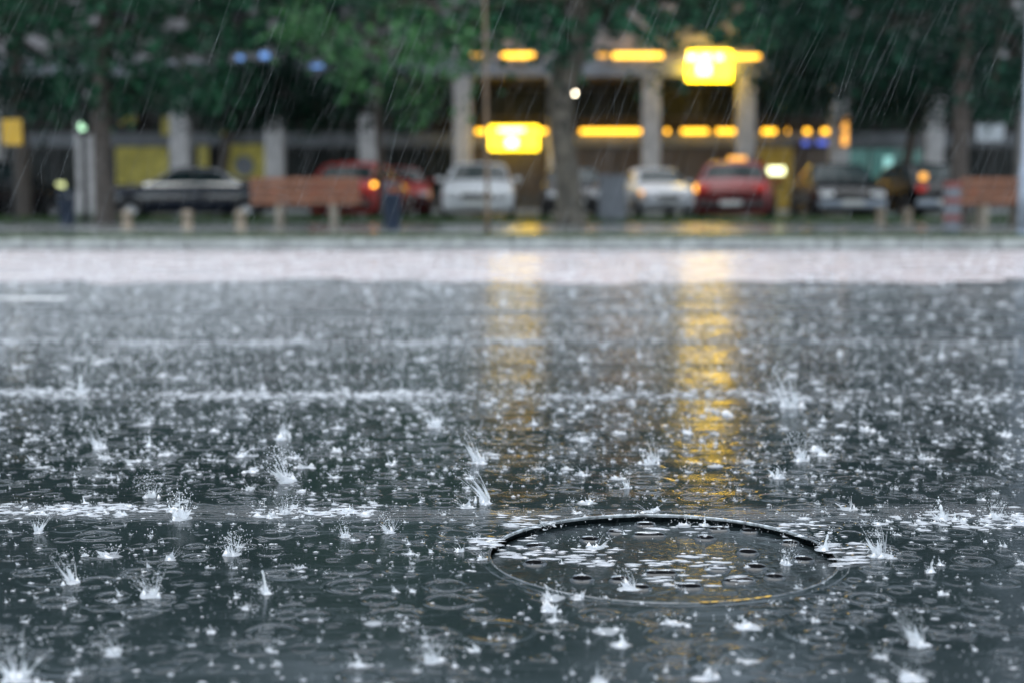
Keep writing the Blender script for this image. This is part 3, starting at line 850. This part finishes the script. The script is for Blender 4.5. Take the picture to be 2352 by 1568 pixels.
# upper wall with window openings
uw = MB(); zt = 15.0
zz = z_beam1 - BZ
rows = [(zz + 1.2, zz + 2.9), (zz + 4.2, zz + 5.9), (zz + 7.2, zz + 8.8)]
uw.box((0, .35, zz + .6 + .002), (XR - XL, .5, 1.2))
for i, (a, b_) in enumerate(rows):
    nx = rows[i + 1][0] if i + 1 < len(rows) else zt
    uw.box((0, .35, (b_ + nx) / 2), (XR - XL, .5, nx - b_))
    for k in range(len(x_cols) - 1):
        xm = x_cols[k]
        uw.box((xm, .35, (a + b_) / 2), (pitch_x * .52, .5, b_ - a))
uw.box((0, .30, zt + .15), (XR - XL + .6, 1.0, .3))
uw.build('upper_wall', M['upper'], bd)
for i, (a, b_) in enumerate(rows):
    for k in range(len(x_cols) - 1):
        xm = x_cols[k] + pitch_x / 2; w = pitch_x * .48
        fr = MB()
        for dx in (-w / 2 + .04, 0, w / 2 - .04): fr.box((xm + dx, .40, (a + b_) / 2), (.07, .08, b_ - a))
        for z in (a + .035, b_ - .035): fr.box((xm, .398, z), (w, .08, .07))
        f_ = fr.build('window', M['wframe'], bd)
        MB().box((xm, .45, (a + b_) / 2), (w, .02, b_ - a - .02)).build('pane', M['glass'], f_)
# back wall of the arcade and shopfronts
YB = 3.2
z_s = at(0, 302, 53).z - BZ            # lower strip height
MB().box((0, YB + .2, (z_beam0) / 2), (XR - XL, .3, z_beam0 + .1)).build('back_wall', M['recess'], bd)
z_f0 = at(0, 337, 53).z - BZ
for k in range(len(x_cols) - 1):
    xm = (x_cols[k] + pitch_x / 2) * 53 / 50
    u_mid = xm * F / 53 + 1176
    fa = MB().box((xm, YB - .06, (z_f0 + z_s) / 2 - .02), (pitch_x * 1.03, .12, z_s - z_f0 - .06), bev=.01)
    fa.build('shop_fascia', M['fascia'], bd)
    fr = MB(); w = pitch_x * .94
    for dx in (-w / 2, -w / 6, w / 6, w / 2): fr.box((xm + dx, YB - .02, z_f0 / 2), (.07, .09, z_f0 - .02))
    fr.box((xm, YB - .022, z_f0 - .06), (w, .085, .07)); fr.box((xm, YB - .022, .25), (w, .085, .5))
    f_ = fr.build('shop_window', M['wframe'], bd)
    gm = M['glass_warm'] if 1050 < u_mid < 1950 else (M['glass_teal'] if 1950 < u_mid < 2120 else M['glass'])
    MB().box((xm, YB + .01, z_f0 / 2 + .2), (w, .02, z_f0 - .45)).build('pane', gm, f_)
    # transom windows above
    fr = MB()
    zc = (z_s + .5 + z_beam0 - .3) / 2; hh = z_beam0 - .3 - z_s - .5
    for dx in (-w / 2, 0, w / 2): fr.box((xm + dx, YB - .02, zc), (.07, .09, hh))
    for z in (zc - hh / 2, zc + hh / 2): fr.box((xm, YB - .022, z), (w, .085, .07))
    f_ = fr.build('transom_window', M['wframe'], bd)
    MB().box((xm, YB + .01, zc), (w - .05, .02, hh - .05)).build('pane', M['glass'], f_)

def fx(u, Y): return (u - 1176) / F * Y
def strip(u0, u1, v, Y, th, mat):
    p0 = at(u0, v, Y); p1 = at(u1, v, Y)
    c = loc((p0 + p1) / 2)
    MB().box(c, (p1.x - p0.x, .10, th), bev=.03).build('light_strip', mat, bd)
# lower strip runs on the shop fascias, columns stand in front of it
for a_, b_ in ((1087, 1262), (1327, 1478), (1522, 1542), (1560, 1632), (1640, 1700), (1745, 1788), (1802, 1816), (1842, 1866), (1882, 1910)):
    strip(a_ + 6, b_ - 6, 302, 52.95, .16, M['strip'])
strip(1082, 1108, 129, 49.55, .14, M['strip_dim'])
strip(1152, 1228, 128, 49.55, .17, M['strip'])
strip(1372, 1402, 128, 49.55, .12, M['strip_dim'])
strip(1408, 1522, 128, 49.55, .17, M['strip'])
strip(1680, 1745, 131, 49.55, .15, M['strip'])
strip(1834, 1846, 130, 49.55, .14, M['strip_dim'])

# ------------------------------------------------------------------ lit signs
def lightbox(u0, u1, v0, v1, Y, label, marks, brk):
    a = at(u0, v1, Y); c = at(u1, v0, Y)
    m = (a + c) / 2
    o = empty('lightbox_sign', m, 0, label, 'lit sign', 'yellow lit signs on the arcade')
    w, h = c.x - a.x, c.z - a.z
    MB().box((0, 0, 0), (w, .22, h), bev=.05).build('sign_face', M['sign_y'] if v0 < 200 else M['sign_y2'], o)
    for (uu0, uu1, vv0, vv1, mt) in marks:
        p = at(uu0, vv1, Y - .12) - m; q = at(uu1, vv0, Y - .12) - m
        MB().box(((p.x + q.x) / 2, -.118 if mt != 'sign_dot' else -.135, (p.z + q.z) / 2), (q.x - p.x, .03, q.z - p.z), bev=.01).build('lettering' if mt == 'sign_w' and vv1 - vv0 < 16 else 'emblem', M[mt], o)
    brk_mb = MB()
    for dx in (-w * .35, w * .35): brk_mb.box((dx, .14 + brk / 2, h * .3), (.05, brk, .05))
    brk_mb.build('bracket', M['trim'], o)
    return o
lightbox(1124, 1237, 290, 346, 49.2, 'yellow lit sign with white bar and square hung low above the white car',
         [(1145, 1205, 296, 303, 'sign_w'), (1163, 1188, 318, 338, 'sign_w')], 3.3)
lightbox(1578, 1680, 118, 187, 49.2, 'yellow lit sign mounted high, partly behind leaves, above the dark red taxi',
         [(1578, 1600, 127, 138, 'sign_w'), (1610, 1632, 127, 138, 'sign_w'), (1644, 1660, 127, 138, 'sign_w'), (1602, 1632, 146, 172, 'sign_w'), (1612, 1622, 155, 164, 'sign_dot')], .5)

def panel(name, u0, u1, v0, v1, Y, mat, label, cat, depth=.12, group=None):
    a = at(u0, v1, Y); c = at(u1, v0, Y)
    o = empty(name, (a + c) / 2, 0, label, cat, group)
    w, h = c.x - a.x, c.z - a.z
    MB().box((0, 0, 0), (w, depth, h), bev=.03).build('panel', mat, o)
    fr = MB()
    for s in (-1, 1):
        fr.box((s * (w / 2 + .02), .01, 0), (.04, depth + .03, h + .08), bev=.008); fr.box((0, .012, s * (h / 2 + .02)), (w, depth + .026, .04), bev=.008)
    fr.build('frame', M['wframe'], o)
    return o
panel('blue_sign', 544, 560, 129, 138, 49.4, M['blue'], 'small blue lit sign glimpsed through leaves, left of the larger pair', 'lit sign')
panel('blue_sign', 598, 618, 122, 135, 49.4, M['blue'], 'brightest blue lit sign glimpsed through leaves above the navy saloon', 'lit sign')
panel('blue_sign', 716, 742, 150, 156, 49.4, M['blue'], 'thin low blue lit sign half hidden by leaves above the left bench', 'lit sign')
panel('blue_plate', 1842, 1858, 324, 334, 52.8, M['blue_dim'], 'left small blue plate under the yellow light strip', 'sign')
panel('blue_plate', 1876, 1900, 323, 334, 52.8, M['blue_dim'], 'right small blue plate under the yellow light strip', 'sign')
panel('yellow_poster', 268, 388, 338, 425, 52.7, M['yellow_panel'], 'wide yellow shop poster left of the pale column behind the saloon', 'poster')
panel('yellow_poster', 455, 480, 335, 420, 52.7, M['yellow_panel'], 'narrow yellow shop poster just right of the pale column behind the saloon', 'poster')
panel('yellow_poster', 512, 612, 332, 412, 52.7, M['yellow_panel'], 'yellow shop poster with a round grey patch, above the rear of the saloon', 'poster')
o = MB().lathe([(.0, -.03), (.36, -.03), (.36, 0), (.30, .0)], n=28, axis='y').build('round_patch', M['fascia'], [x for x in bpy.data.objects if x.get('label', '').startswith('yellow shop poster with a round')][0]); o.location = (0, -.075, -.15)
panel('yellow_banner', 275, 312, 262, 288, 52.7, M['yellow_panel'], 'small yellow banner up between leaves left of the columns', 'banner')
panel('yellow_banner', 372, 392, 268, 312, 52.7, M['yellow_panel'], 'upright yellow banner touching the pale column', 'banner')
panel('yellow_banner', 510, 530, 300, 318, 52.7, M['yellow_panel'], 'tiny yellow banner beside the slim leaning trunk', 'banner')
panel('white_sign_board', 2240, 2306, 284, 326, 46.0, M['pale_panel'], 'white board high between the right trees', 'sign')
panel('white_notice', 2028, 2050, 360, 405, 52.7, M['glass_teal2'], 'glowing pale teal screen in the shop window right of the columns', 'screen')
panel('lit_notice', 131, 150, 420, 431, 52.7, M['screen_dim'], 'small pale lit notice low at the left above the dark blue bin', 'lit sign')
panel('orange_banner', 1932, 1948, 272, 335, 49.55, M['amber_dim'], 'upright orange lit banner on the pale column at the right', 'lit sign')
# yellow kiosk with a lit screen
k0 = at(1787, 0, 49); 
kio = empty('cash_machine', (k0.x, 49, .13), 0, 'yellow cash machine with a glowing pale screen by the arcade column', 'cash machine')
zt_ = at(0, 342, 49).z - .13
MB().box((0, 0, zt_ / 2), (1.15, .5, zt_), bev=.08).build('housing', mk('ochre_housing', (.36, .22, .02), .5), kio)
s_ = at(1787, 393, 48.7)
MB().box((0, -.25, s_.z - .13), (.56, .06, .24), bev=.05).build('screen', M['screen'], kio)
MB().box((0, -.27, .85), (.6, .12, .06), bev=.02).build('keypad', M['trim'], kio)
# globe lamp under the beam
g0 = at(1320, 215, 48.6)
gl = empty('globe_lamp', (g0.x, g0.y, g0.z), 0, 'round white globe lamp glowing right of the thick mottled trunk', 'lamp')
MB().ball((0, 0, 0), .045, 3).build('globe', M['globe'], gl, True)
MB().tube([(0, 0, .07), (0, 0, .16), (0, .3, .55), (0, .95, .62)], .02, 8).build('arm', M['trim'], gl)

# ------------------------------------------------------------------ cars
ST = {  # t, z_bot, z_belt, width share, z_top, roof width share
    'saloon': [(0, .36, .60, .84, None, 0), (.02, .27, .80, .95, None, 0), (.12, .20, .90, .99, None, 0), (.20, .18, .93, 1, None, 0), (.33, .18, .94, 1, 1.34, .74), (.45, .18, .94, 1, 1.38, .76), (.56, .18, .93, 1, 1.36, .75),
               (.71, .18, .92, 1, None, 0), (.86, .19, .84, .99, None, 0), (.95, .21, .76, .95, None, 0), (.985, .26, .66, .89, None, 0), (1, .36, .54, .82, None, 0)],
    'coupe': [(0, .38, .60, .84, None, 0), (.02, .28, .80, .95, None, 0), (.10, .20, .88, .99, None, 0), (.16, .18, .90, 1, None, 0), (.36, .17, .90, 1, 1.24, .70), (.46, .17, .89, 1, 1.28, .72), (.55, .17, .88, 1, 1.25, .70),
              (.72, .17, .84, 1, None, 0), (.86, .18, .74, .99, None, 0), (.95, .2, .64, .95, None, 0), (.985, .25, .56, .88, None, 0), (1, .34, .47, .80, None, 0)],
    'hatch': [(0, .34, .66, .88, None, 0), (.015, .26, .86, .96, None, 0), (.04, .22, .92, .98, None, 0), (.06, .2, .94, .99, None, 0), (.17, .18, .95, 1, 1.34, .76), (.38, .18, .94, 1, 1.41, .78), (.54, .18, .93, 1, 1.38, .77),
              (.71, .18, .92, 1, None, 0), (.86, .19, .85, .99, None, 0), (.95, .21, .77, .95, None, 0), (.985, .26, .66, .89, None, 0), (1, .36, .54, .82, None, 0)],
}
def make_car(kind, paint, L, W, hs=1.0, glint=False):
    st = ST[kind]
    def sect(i):
        t, zb, zl, w, ztp, rw = st[i]
        zb *= hs; zl *= hs
        w = w * W / 2
        pts = [(0, zb), (.84 * w, zb), (w * .98, zb + .10), (w, zb + (zl - zb) * .55), (.985 * w, zl - .07), (.93 * w, zl)]
        if ztp:
            ztp *= hs; r = rw * W / 2
            pts += [(r, ztp - .06), (r * .86, ztp - .01), (0, ztp + .02)]
        else:
            pts += [(.88 * w, zl + .008), (.62 * w, zl + .025), (0, zl + .04)]
        return (t * L - L / 2, pts)
    S = [sect(i) for i in range(len(st))]
    T = [s[0] for s in st]
    def pos(t, s, side=1):
        i = max(j for j in range(len(T)) if T[j] <= t + 1e-9); i = min(i, len(T) - 2)
        a = (t - T[i]) / (T[i + 1] - T[i])
        x = S[i][0] * (1 - a) + S[i + 1][0] * a
        k = min(int(s), 7); b = s - k
        def q(P): return (P[k][0] * (1 - b) + P[k + 1][0] * b, P[k][1] * (1 - b) + P[k + 1][1] * b)
        p0, p1 = q(S[i][1]), q(S[i + 1][1])
        return Vector((x, side * (p0[0] * (1 - a) + p1[0] * a), p0[1] * (1 - a) + p1[1] * a))
    def patch(t0, t1, s0, s1, side, off=.006, n=4, m=4, both=False):
        mb = MB()
        cen = Vector((0, 0, .6))
        rows_ = []
        for i in range(n + 1):
            t = t0 + (t1 - t0) * i / n
            row = []
            ss = [s0 + (s1 - s0) * j / m for j in range(m + 1)]
            seq = [(s, side) for s in ss] + ([(s, -side) for s in reversed(ss[:-1])] if both else [])
            for s, sd in seq:
                p = pos(t, s, sd); e = 1e-3
                du = pos(min(t + e, 1), s, sd) - pos(max(t - e, 0), s, sd); dv = pos(t, min(s + e, 7.999), sd) - pos(t, max(s - e, 0), sd)
                nr = du.cross(dv)
                if nr.length < 1e-12: nr = p - cen
                nr.normalize()
                if nr.dot(p - cen) < 0: nr = -nr
                row.append(p + nr * off)
            rows_.append(row)
        w_ = len(rows_[0])
        mb.add([p for r_ in rows_ for p in r_], [(i * w_ + j, i * w_ + j + 1, (i + 1) * w_ + j + 1, (i + 1) * w_ + j) for i in range(n) for j in range(w_ - 1)])
        return mb
    root = empty('parked_car')
    b = MB(); nS = len(S)
    ring = [[(x, y, z) for y, z in P] + [(x, -y, z) for y, z in reversed(P[1:-1])] for x, P in S]
    nr = len(ring[0])
    for r_ in ring: b.v.extend(r_)
    for i in range(nS - 1):
        for k in range(nr):
            k2 = (k + 1) % nr
            b.f.append((i * nr + k, i * nr + k2, (i + 1) * nr + k2, (i + 1) * nr + k))
    b.f.append(tuple(range(nr))); b.f.append(tuple((nS - 1) * nr + k for k in reversed(range(nr))))
    b.build('body', paint, root, True)
    tr = T[3]; tf = T[7]; r0 = T[4]; r1 = T[6]
    patch(r1 + .012, tf - .012, 6.15, 8, 1, both=True).build('windscreen', M['carglass'], root, True)
    patch(tr + .010, r0 - .012, 6.15, 8, 1, both=True).build('rear_window', M['carglass'], root, True)
    mid = .5 * (r0 + r1) + .02
    if glint:  # added bright tube that stands in for the sky highlight along the roof
        for sd in (1, -1):
            MB().tube([pos(tr + (tf - tr) * i / 14, 5.97, sd) + Vector((0, sd * .012, .012)) for i in range(15)], .022, 6).build('roof_glint', M['bright_metal'], root, True)
    for sd in (1, -1):
        patch(mid + .008, tf - .03, 5.12, 5.86, sd).build('side_window', M['carglass'], root, True)
        patch(tr + .04, mid - .008, 5.12, 5.86, sd).build('side_window', M['carglass'], root, True)
        hz = pos(.96, 4, 1).z - .03
        MB().box((L / 2 - .075, sd * W * .345, hz), (.16, W * .19, .14), bev=.03, rz=-sd * .22).build('headlight', M['headlamp'], root)
        tz = pos(.02, 4, 1).z - .02
        MB().box((-L / 2 + .06, sd * W * .38, tz), (.12, W * .16, .16), bev=.03, rz=sd * .15).build('tail_light', M['tail'], root)
        mp = pos(tf - .03, 5, sd)
        MB().box((mp.x - .02, sd * (W / 2 + .07), mp.z + .07), (.09, .18, .11), bev=.03).build('wing_mirror', paint, root)
    for nm, sg in (('front_bumper', 1), ('rear_bumper', -1)):
        MB().box((sg * (L / 2 - .06), 0, .42 * hs), (.16, W * .92, .17), bev=.05).build(nm, M['trim'] if paint not in (M['p_white'], M['p_black']) else (M['p_white'] if paint == M['p_white'] else M['metal_grey']), root)
        MB().box((sg * (L / 2 + .035), 0, .45 * hs), (.02, .50, .11), bev=.004).build('number_plate', M['plate'], root)
    MB().box((L / 2 - .035, 0, .60 * hs), (.10, W * .42, .12), bev=.02).build('grille', M['trim'], root)
    for tx in (.175, .81):
        for sd in (1, -1):
            xx = tx * L - L / 2
            wl = MB()
            wl.lathe([(.17, -.1), (.29, -.1), (.31, -.07), (.31, .07), (.29, .1), (.17, .1)], (0, 0, 0), 24, 'y')
            w_ = wl.build('wheel', M['tyre'], root, True); w_.location = (xx, sd * (W / 2 - .085), .31)
            rm = MB().lathe([(.0, .055), (.05, .075), (.14, .055), (.18, .085), (.19, .06)], (0, 0, 0), 20, 'y')
            r_ = rm.build('rim', M['rimm'], w_, True)
            if sd < 0: r_.rotation_euler = (0, 0, math.pi)
    return root
def place_car(kind, paint, L, W, u, Y, rz, label, hs=1.0, z=.012, glint=False):
    c = make_car(kind, paint, L, W, hs, glint)
    c.location = (fx(u, Y), Y, z); c.rotation_euler = (0, 0, rz)
    return tag(c, label, 'car', 'cars parked under the trees')
UP = math.pi / 2
navy = place_car('saloon', M['p_navy'], 4.3, 1.72, 442, 35.5, math.pi + .10, 'dark navy saloon seen from the side behind three stone bollards', .95, glint=True)
red = place_car('hatch', M['p_red'], 3.9, 1.62, 834, 34.5, UP - .16, 'bright red hatchback seen from behind, half hidden by the left bench', .99)
dred = place_car('saloon', M['p_red'], 4.2, 1.62, 915, 40.5, -UP + .15, 'shadowed red car deeper in the row, right of the bright red hatchback')
white = place_car('saloon', M['p_white'], 4.3, 1.70, 1101, 34.6, -UP, 'white saloon facing the road under the low yellow sign', 1.0)
silver = place_car('saloon', M['p_dgrey'], 4.2, 1.62, 1313, 38.5, -UP, 'dark grey car facing the road, split in view by the thick mottled trunk', .98)
white2 = place_car('hatch', M['p_white'], 3.9, 1.58, 1502, 41.5, -UP + .1, 'white hatchback facing the road between grey cabinet and dark red taxi', .98)
maroon = place_car('hatch', M['p_maroon'], 4.1, 1.72, 1690, 34.2, UP - .22, 'dark red taxi seen from behind with amber roof lamp', 1.0)
black = place_car('saloon', M['p_black'], 4.3, 1.70, 1915, 35, -UP - .04, 'black saloon with pale grey bumper facing the road, right of the dark red taxi', 1.0)
dark = place_car('hatch', M['p_black'], 4.0, 1.66, 2090, 36.5, UP + .15, 'black hatchback seen from behind, left of the red banded post', 1.0)
edge = place_car('hatch', M['p_black'], 4.0, 1.70, -30, 31.5, UP - .35, 'black car cut off by the left edge of the photo', 1.0)
for sd in (1, -1): MB().box((-.12, sd * .812, .865), (2.3, .02, .085), bev=.008).build('belt_strip', M['bright_metal'], navy)  # bright metal strip along each side below the windows
# taxi lamp, lit indicators
t_ = MB().box((-.15, 0, 1.47), (.16, .42, .13), bev=.04).build('roof_lamp', M['amber_dim'], maroon)
def indicator(car, p, mat, s=.13): MB().box(p, (.12, s, s), bev=.03).build('indicator_lamp', mat, car)
indicator(maroon, (-1.97, .74, .78), M['amber'], .17)
indicator(red, (-1.86, -.78, .86), M['amber'], .09)
indicator(dred, (2.0, .66, .62), M['amber_dim'], .13)
indicator(dark, (-1.94, .60, 1.06), M['amber_dim'], .16)
indicator(white2, (1.86, -.76, .68), M['amber_dim'], .1)

# ------------------------------------------------------------------ street furniture
def bench(u, Y, W, label):
    b = empty('park_bench', (fx(u, Y), Y, .12), 0, label, 'bench', 'wooden benches on the pavement')
    bk = MB(); 
    for k in range(4): bk.box((0, -.02 - .012 * k, .42 + .115 * k), (W, .035, .10), bev=.01, rx=-.1)
    bk.build('backrest', M['wood'], b)
    se = MB()
    for k in range(4): se.box((0, .10 + .115 * k, .40), (W, .10, .035), bev=.01)
    se.build('seat', M['wood'], b)
    for s in (-.5 * W + .45, .5 * W - .45):
        lg = MB(); lg.box((s, .2, .19), (.10, .48, .38), bev=.02); lg.box((s, .0, .45), (.06, .05, .62), bev=.01, rx=-.08)
        lg.build('leg', M['concrete'], b)
    return b
bench(704, 23.6, 1.80, 'brown wooden bench in front of the red hatchback')
bench(2300, 23.6, 1.50, 'brown wooden bench at the right, between dark trunk and grey pole')

def bollard_mesh(mb, r, h):
    mb.lathe([(r * 1.12, 0), (r * 1.12, .03), (r, .04), (r * .97, h * .72), (r * 1.1, h * .74), (r * 1.1, h * .86), (r * .9, h * .96), (r * .5, h), (0, h)], n=20)
    return mb
bol = None
for (u, Y, lab) in ((295, 22.7, 'short tan stone bollard below the nose of the navy saloon'), (433, 22.7, 'short tan stone bollard below the middle of the navy saloon'),
                    (555, 22.7, 'short tan stone bollard by the left end of the brown bench'), (2020, 26, 'short stone bollard in shade in front of the black hatchback, left one'), (2082, 26, 'short stone bollard in shade nearer the red banded post')):
    if bol is None:
        bol = bollard_mesh(MB(), .082, .29).build('stone_bollard', M['bollard'], None, True); o = bol
    else:
        o = bol.copy(); COL.objects.link(o)
    o.location = (fx(u, Y), Y, .12)
    tag(o, lab, 'bollard', 'stone bollards along the pavement')

def litter_bin(u, Y, h, label):
    b = empty('litter_bin', (fx(u, Y), Y, .12), 0, label, 'bin', 'dark blue litter bins')
    MB().lathe([(.12, .0), (.13, .02), (.15, h * .72), (.16, h * .73), (.16, h * .76), (.145, h * .765), (.0, h * .70)], n=24).build('body', M['binblue'], b, True)
    MB().lathe([(.15, h * .88), (.165, h * .885), (.16, h * .93), (.1, h * .99), (0, h)], n=24).build('lid', M['binblue'], b, True)
    rp = MB()
    for k in range(3):
        a = k * 2.094; rp.tube([(.14 * math.cos(a), .14 * math.sin(a), h * .74), (.14 * math.cos(a), .14 * math.sin(a), h * .9)], .012, 6)
    rp.build('support', M['binblue'], b)
litter_bin(902, 22.2, .74, 'dark blue litter bin standing right of the red hatchback')
litter_bin(158, 25.5, .62, 'dark blue litter bin at the left, under the pale lit notice')

# ochre plate on a post, left
p = at(28, 304, 25)
o = empty('sign_post', (p.x, 25, .12), 0, 'ochre square plate on a thin post near the left edge of the photo', 'sign')
MB().tube([(0, .04, 0), (0, .04, 2.05)], .022, 10).build('post', M['trim'], o)
MB().box((0, 0, p.z - .12), (.34, .03, .44), bev=.01).build('plate', M['ochre'], o)
# traffic signal
p = at(194, 292, 27)
o = empty('traffic_signal', (p.x - .06, 27, .12), 0, 'traffic signal with pale green lamp lit, left of the broad tree', 'traffic light')
MB().tube([(0, .12, 0), (0, .12, 2.6)], .05, 12).build('pole', M['trim'], o, True)
MB().box((.06, 0, p.z - .12 + .17), (.26, .2, .66), bev=.04).build('housing', M['trim'], o)
for k, mt in enumerate(('green_sig', 'glass', 'glass')):
    c = (.06, -.105, p.z - .12 + .0 + .19 * k)
    MB().lathe([(0, -.02), (.06, -.015), (.075, 0)], c, 18, 'y').build('lamp', M[mt], o, True)
    MB().lathe([(.085, -.10), (.085, .0)], c, 18, 'y').build('visor', M['trim'], o, True)
# thin brown pole at the kerb
o = empty('lamp_post', (fx(1120, 18.3), 18.3, .12), 0, 'thin brown pole at the kerb in front of the white saloon', 'pole')
MB().tube([(0, 0, 0), (0, 0, .35), (-.02, 0, 2.2), (-.06, 0, 5.2)], [.04, .024, .022, .02], 12).build('pole', M['rust'], o, True)
MB().tube([(-.06, 0, 5.15), (0, -.4, 5.5), (.0, -1.0, 5.6)], .022, 8).build('arm', M['rust'], o, True)
MB().box((0, -1.2, 5.57), (.18, .5, .1), bev=.04).build('lamp_head', M['metal_grey'], o)
# grey pole, right edge
o = empty('lamp_post', (fx(2352, 19), 19, .12), 0, 'thick pale grey metal pole at the right edge of the photo', 'pole')
MB().tube([(0, 0, 0), (0, 0, .9), (0, 0, .92), (0, 0, 7.5)], [.115, .11, .085, .06], 16).build('pole', M['metal_grey'], o, True)
MB().lathe([(.13, 0), (.14, .03), (.12, .08)], n=16).build('foot', M['metal_grey'], o, True)
MB().tube([(0, 0, 7.4), (0, -.6, 7.8), (0, -1.4, 7.9)], .035, 8).build('arm', M['metal_grey'], o, True)
MB().box((0, -1.7, 7.88), (.24, .7, .12), bev=.05).build('lamp_head', M['metal_grey'], o)
# red banded concrete post
o = empty('banded_post', (fx(2182, 20), 20, .12), 0, 'grey concrete post with faded red bands left of the right bench', 'post')
MB().box((0, 0, .36), (.19, .19, .72), bev=.02).build('shaft', M['cabinet'], o)
for z in (.68, .46, .22): MB().box((0, 0, z), (.196, .196, .08), bev=.005).build('band', M['redband'], o)
# grey street cabinet
o = empty('street_cabinet', (fx(1405, 28), 28, .12), 0, 'grey street cabinet between the mottled trunk and the white hatchback', 'cabinet')
MB().box((0, 0, .44), (.52, .34, .86), bev=.015).build('housing', M['cabinet'], o)
MB().box((0, 0, .89), (.58, .40, .05), bev=.015).build('lid', M['cabinet'], o)
MB().box((0, -.175, .44), (.46, .012, .72), bev=.004).build('door', M['cabinet'], o)

# grass
gr = np.random.RandomState(3)
def blades(n, x0, x1, y0, y1, z, h):
    p = np.stack([gr.uniform(x0, x1, n), gr.uniform(y0, y1, n), np.full(n, z)], 1)
    a = gr.uniform(0, 6.28, n); w = .012
    dx = np.stack([np.cos(a) * w, np.sin(a) * w, np.zeros(n)], 1)
    tip = p + np.stack([gr.normal(0, .03, n), gr.normal(0, .03, n), h * gr.uniform(.5, 1.2, n)], 1)
    return np.stack([p - dx, p + dx, tip + dx * .3, tip - dx * .3], 1).reshape(-1, 3)
o = cloud_mesh('grass', np.concatenate([blades(9000, -8, 8, 17.72, 18.3, .12, .05), blades(14000, -12, 12, 27.3, 29.8, .12, .09)]), M['grass'], None)
tag(o, 'short wet grass along the kerb and below the cars', 'grass', None, 'stuff')

# ------------------------------------------------------------------ light
EL, AZ = 82, -25
w = bpy.data.worlds.new('World'); SC.world = w; w.use_nodes = True
nt = w.node_tree
bg = nt.nodes['Background']
sky = nt.nodes.new('ShaderNodeTexSky'); sky.sky_type = 'NISHITA'; sky.sun_disc = False
sky.sun_elevation = R(EL); sky.sun_rotation = R(AZ)
sky.air_density = 1.0; sky.dust_density = 0.25; sky.ozone_density = 1.0
hsv = nt.nodes.new('ShaderNodeHueSaturation'); hsv.inputs['Saturation'].default_value = .5; hsv.inputs['Hue'].default_value = .486
nt.links.new(sky.outputs[0], hsv.inputs['Color']); nt.links.new(hsv.outputs[0], bg.inputs['Color'])
bg.inputs['Strength'].default_value = .15
ld = bpy.data.lights.new('sun', 'SUN'); ld.energy = 1.0; ld.angle = R(70); ld.color = (1, .97, .93)
lo = bpy.data.objects.new('sun', ld); COL.objects.link(lo)
dirv = Vector((math.sin(R(AZ)) * math.cos(R(EL)), math.cos(R(AZ)) * math.cos(R(EL)), math.sin(R(EL))))
lo.rotation_euler = dirv.to_track_quat('Z', 'Y').to_euler()
lo.location = (0, -10, 30)

# ------------------------------------------------------------------ camera
cd = bpy.data.cameras.new('camera'); cam = bpy.data.objects.new('camera', cd); COL.objects.link(cam)
cam.location = (0, 0, H); cam.rotation_euler = (math.pi / 2 - TH, 0, 0)
cd.lens = 50; cd.sensor_width = 36; cd.sensor_fit = 'HORIZONTAL'
cd.clip_start = .05; cd.clip_end = 2000
cd.dof.use_dof = True; cd.dof.focus_distance = 2.95; cd.dof.aperture_fstop = 2.0
SC.camera = cam
SC.view_settings.view_transform = 'Standard'
try: SC.view_settings.look = 'None'
except Exception: pass
SC.view_settings.exposure = 1.3
SC.view_settings.gamma = 1.0
SC.cycles.use_denoising = True
SC.cycles.max_bounces = 6; SC.cycles.transparent_max_bounces = 12
SC.cycles.diffuse_bounces = 3; SC.cycles.glossy_bounces = 3; SC.cycles.transmission_bounces = 4
SC.cycles.caustics_reflective = False; SC.cycles.caustics_refractive = False
SC.cycles.sample_clamp_indirect = 3
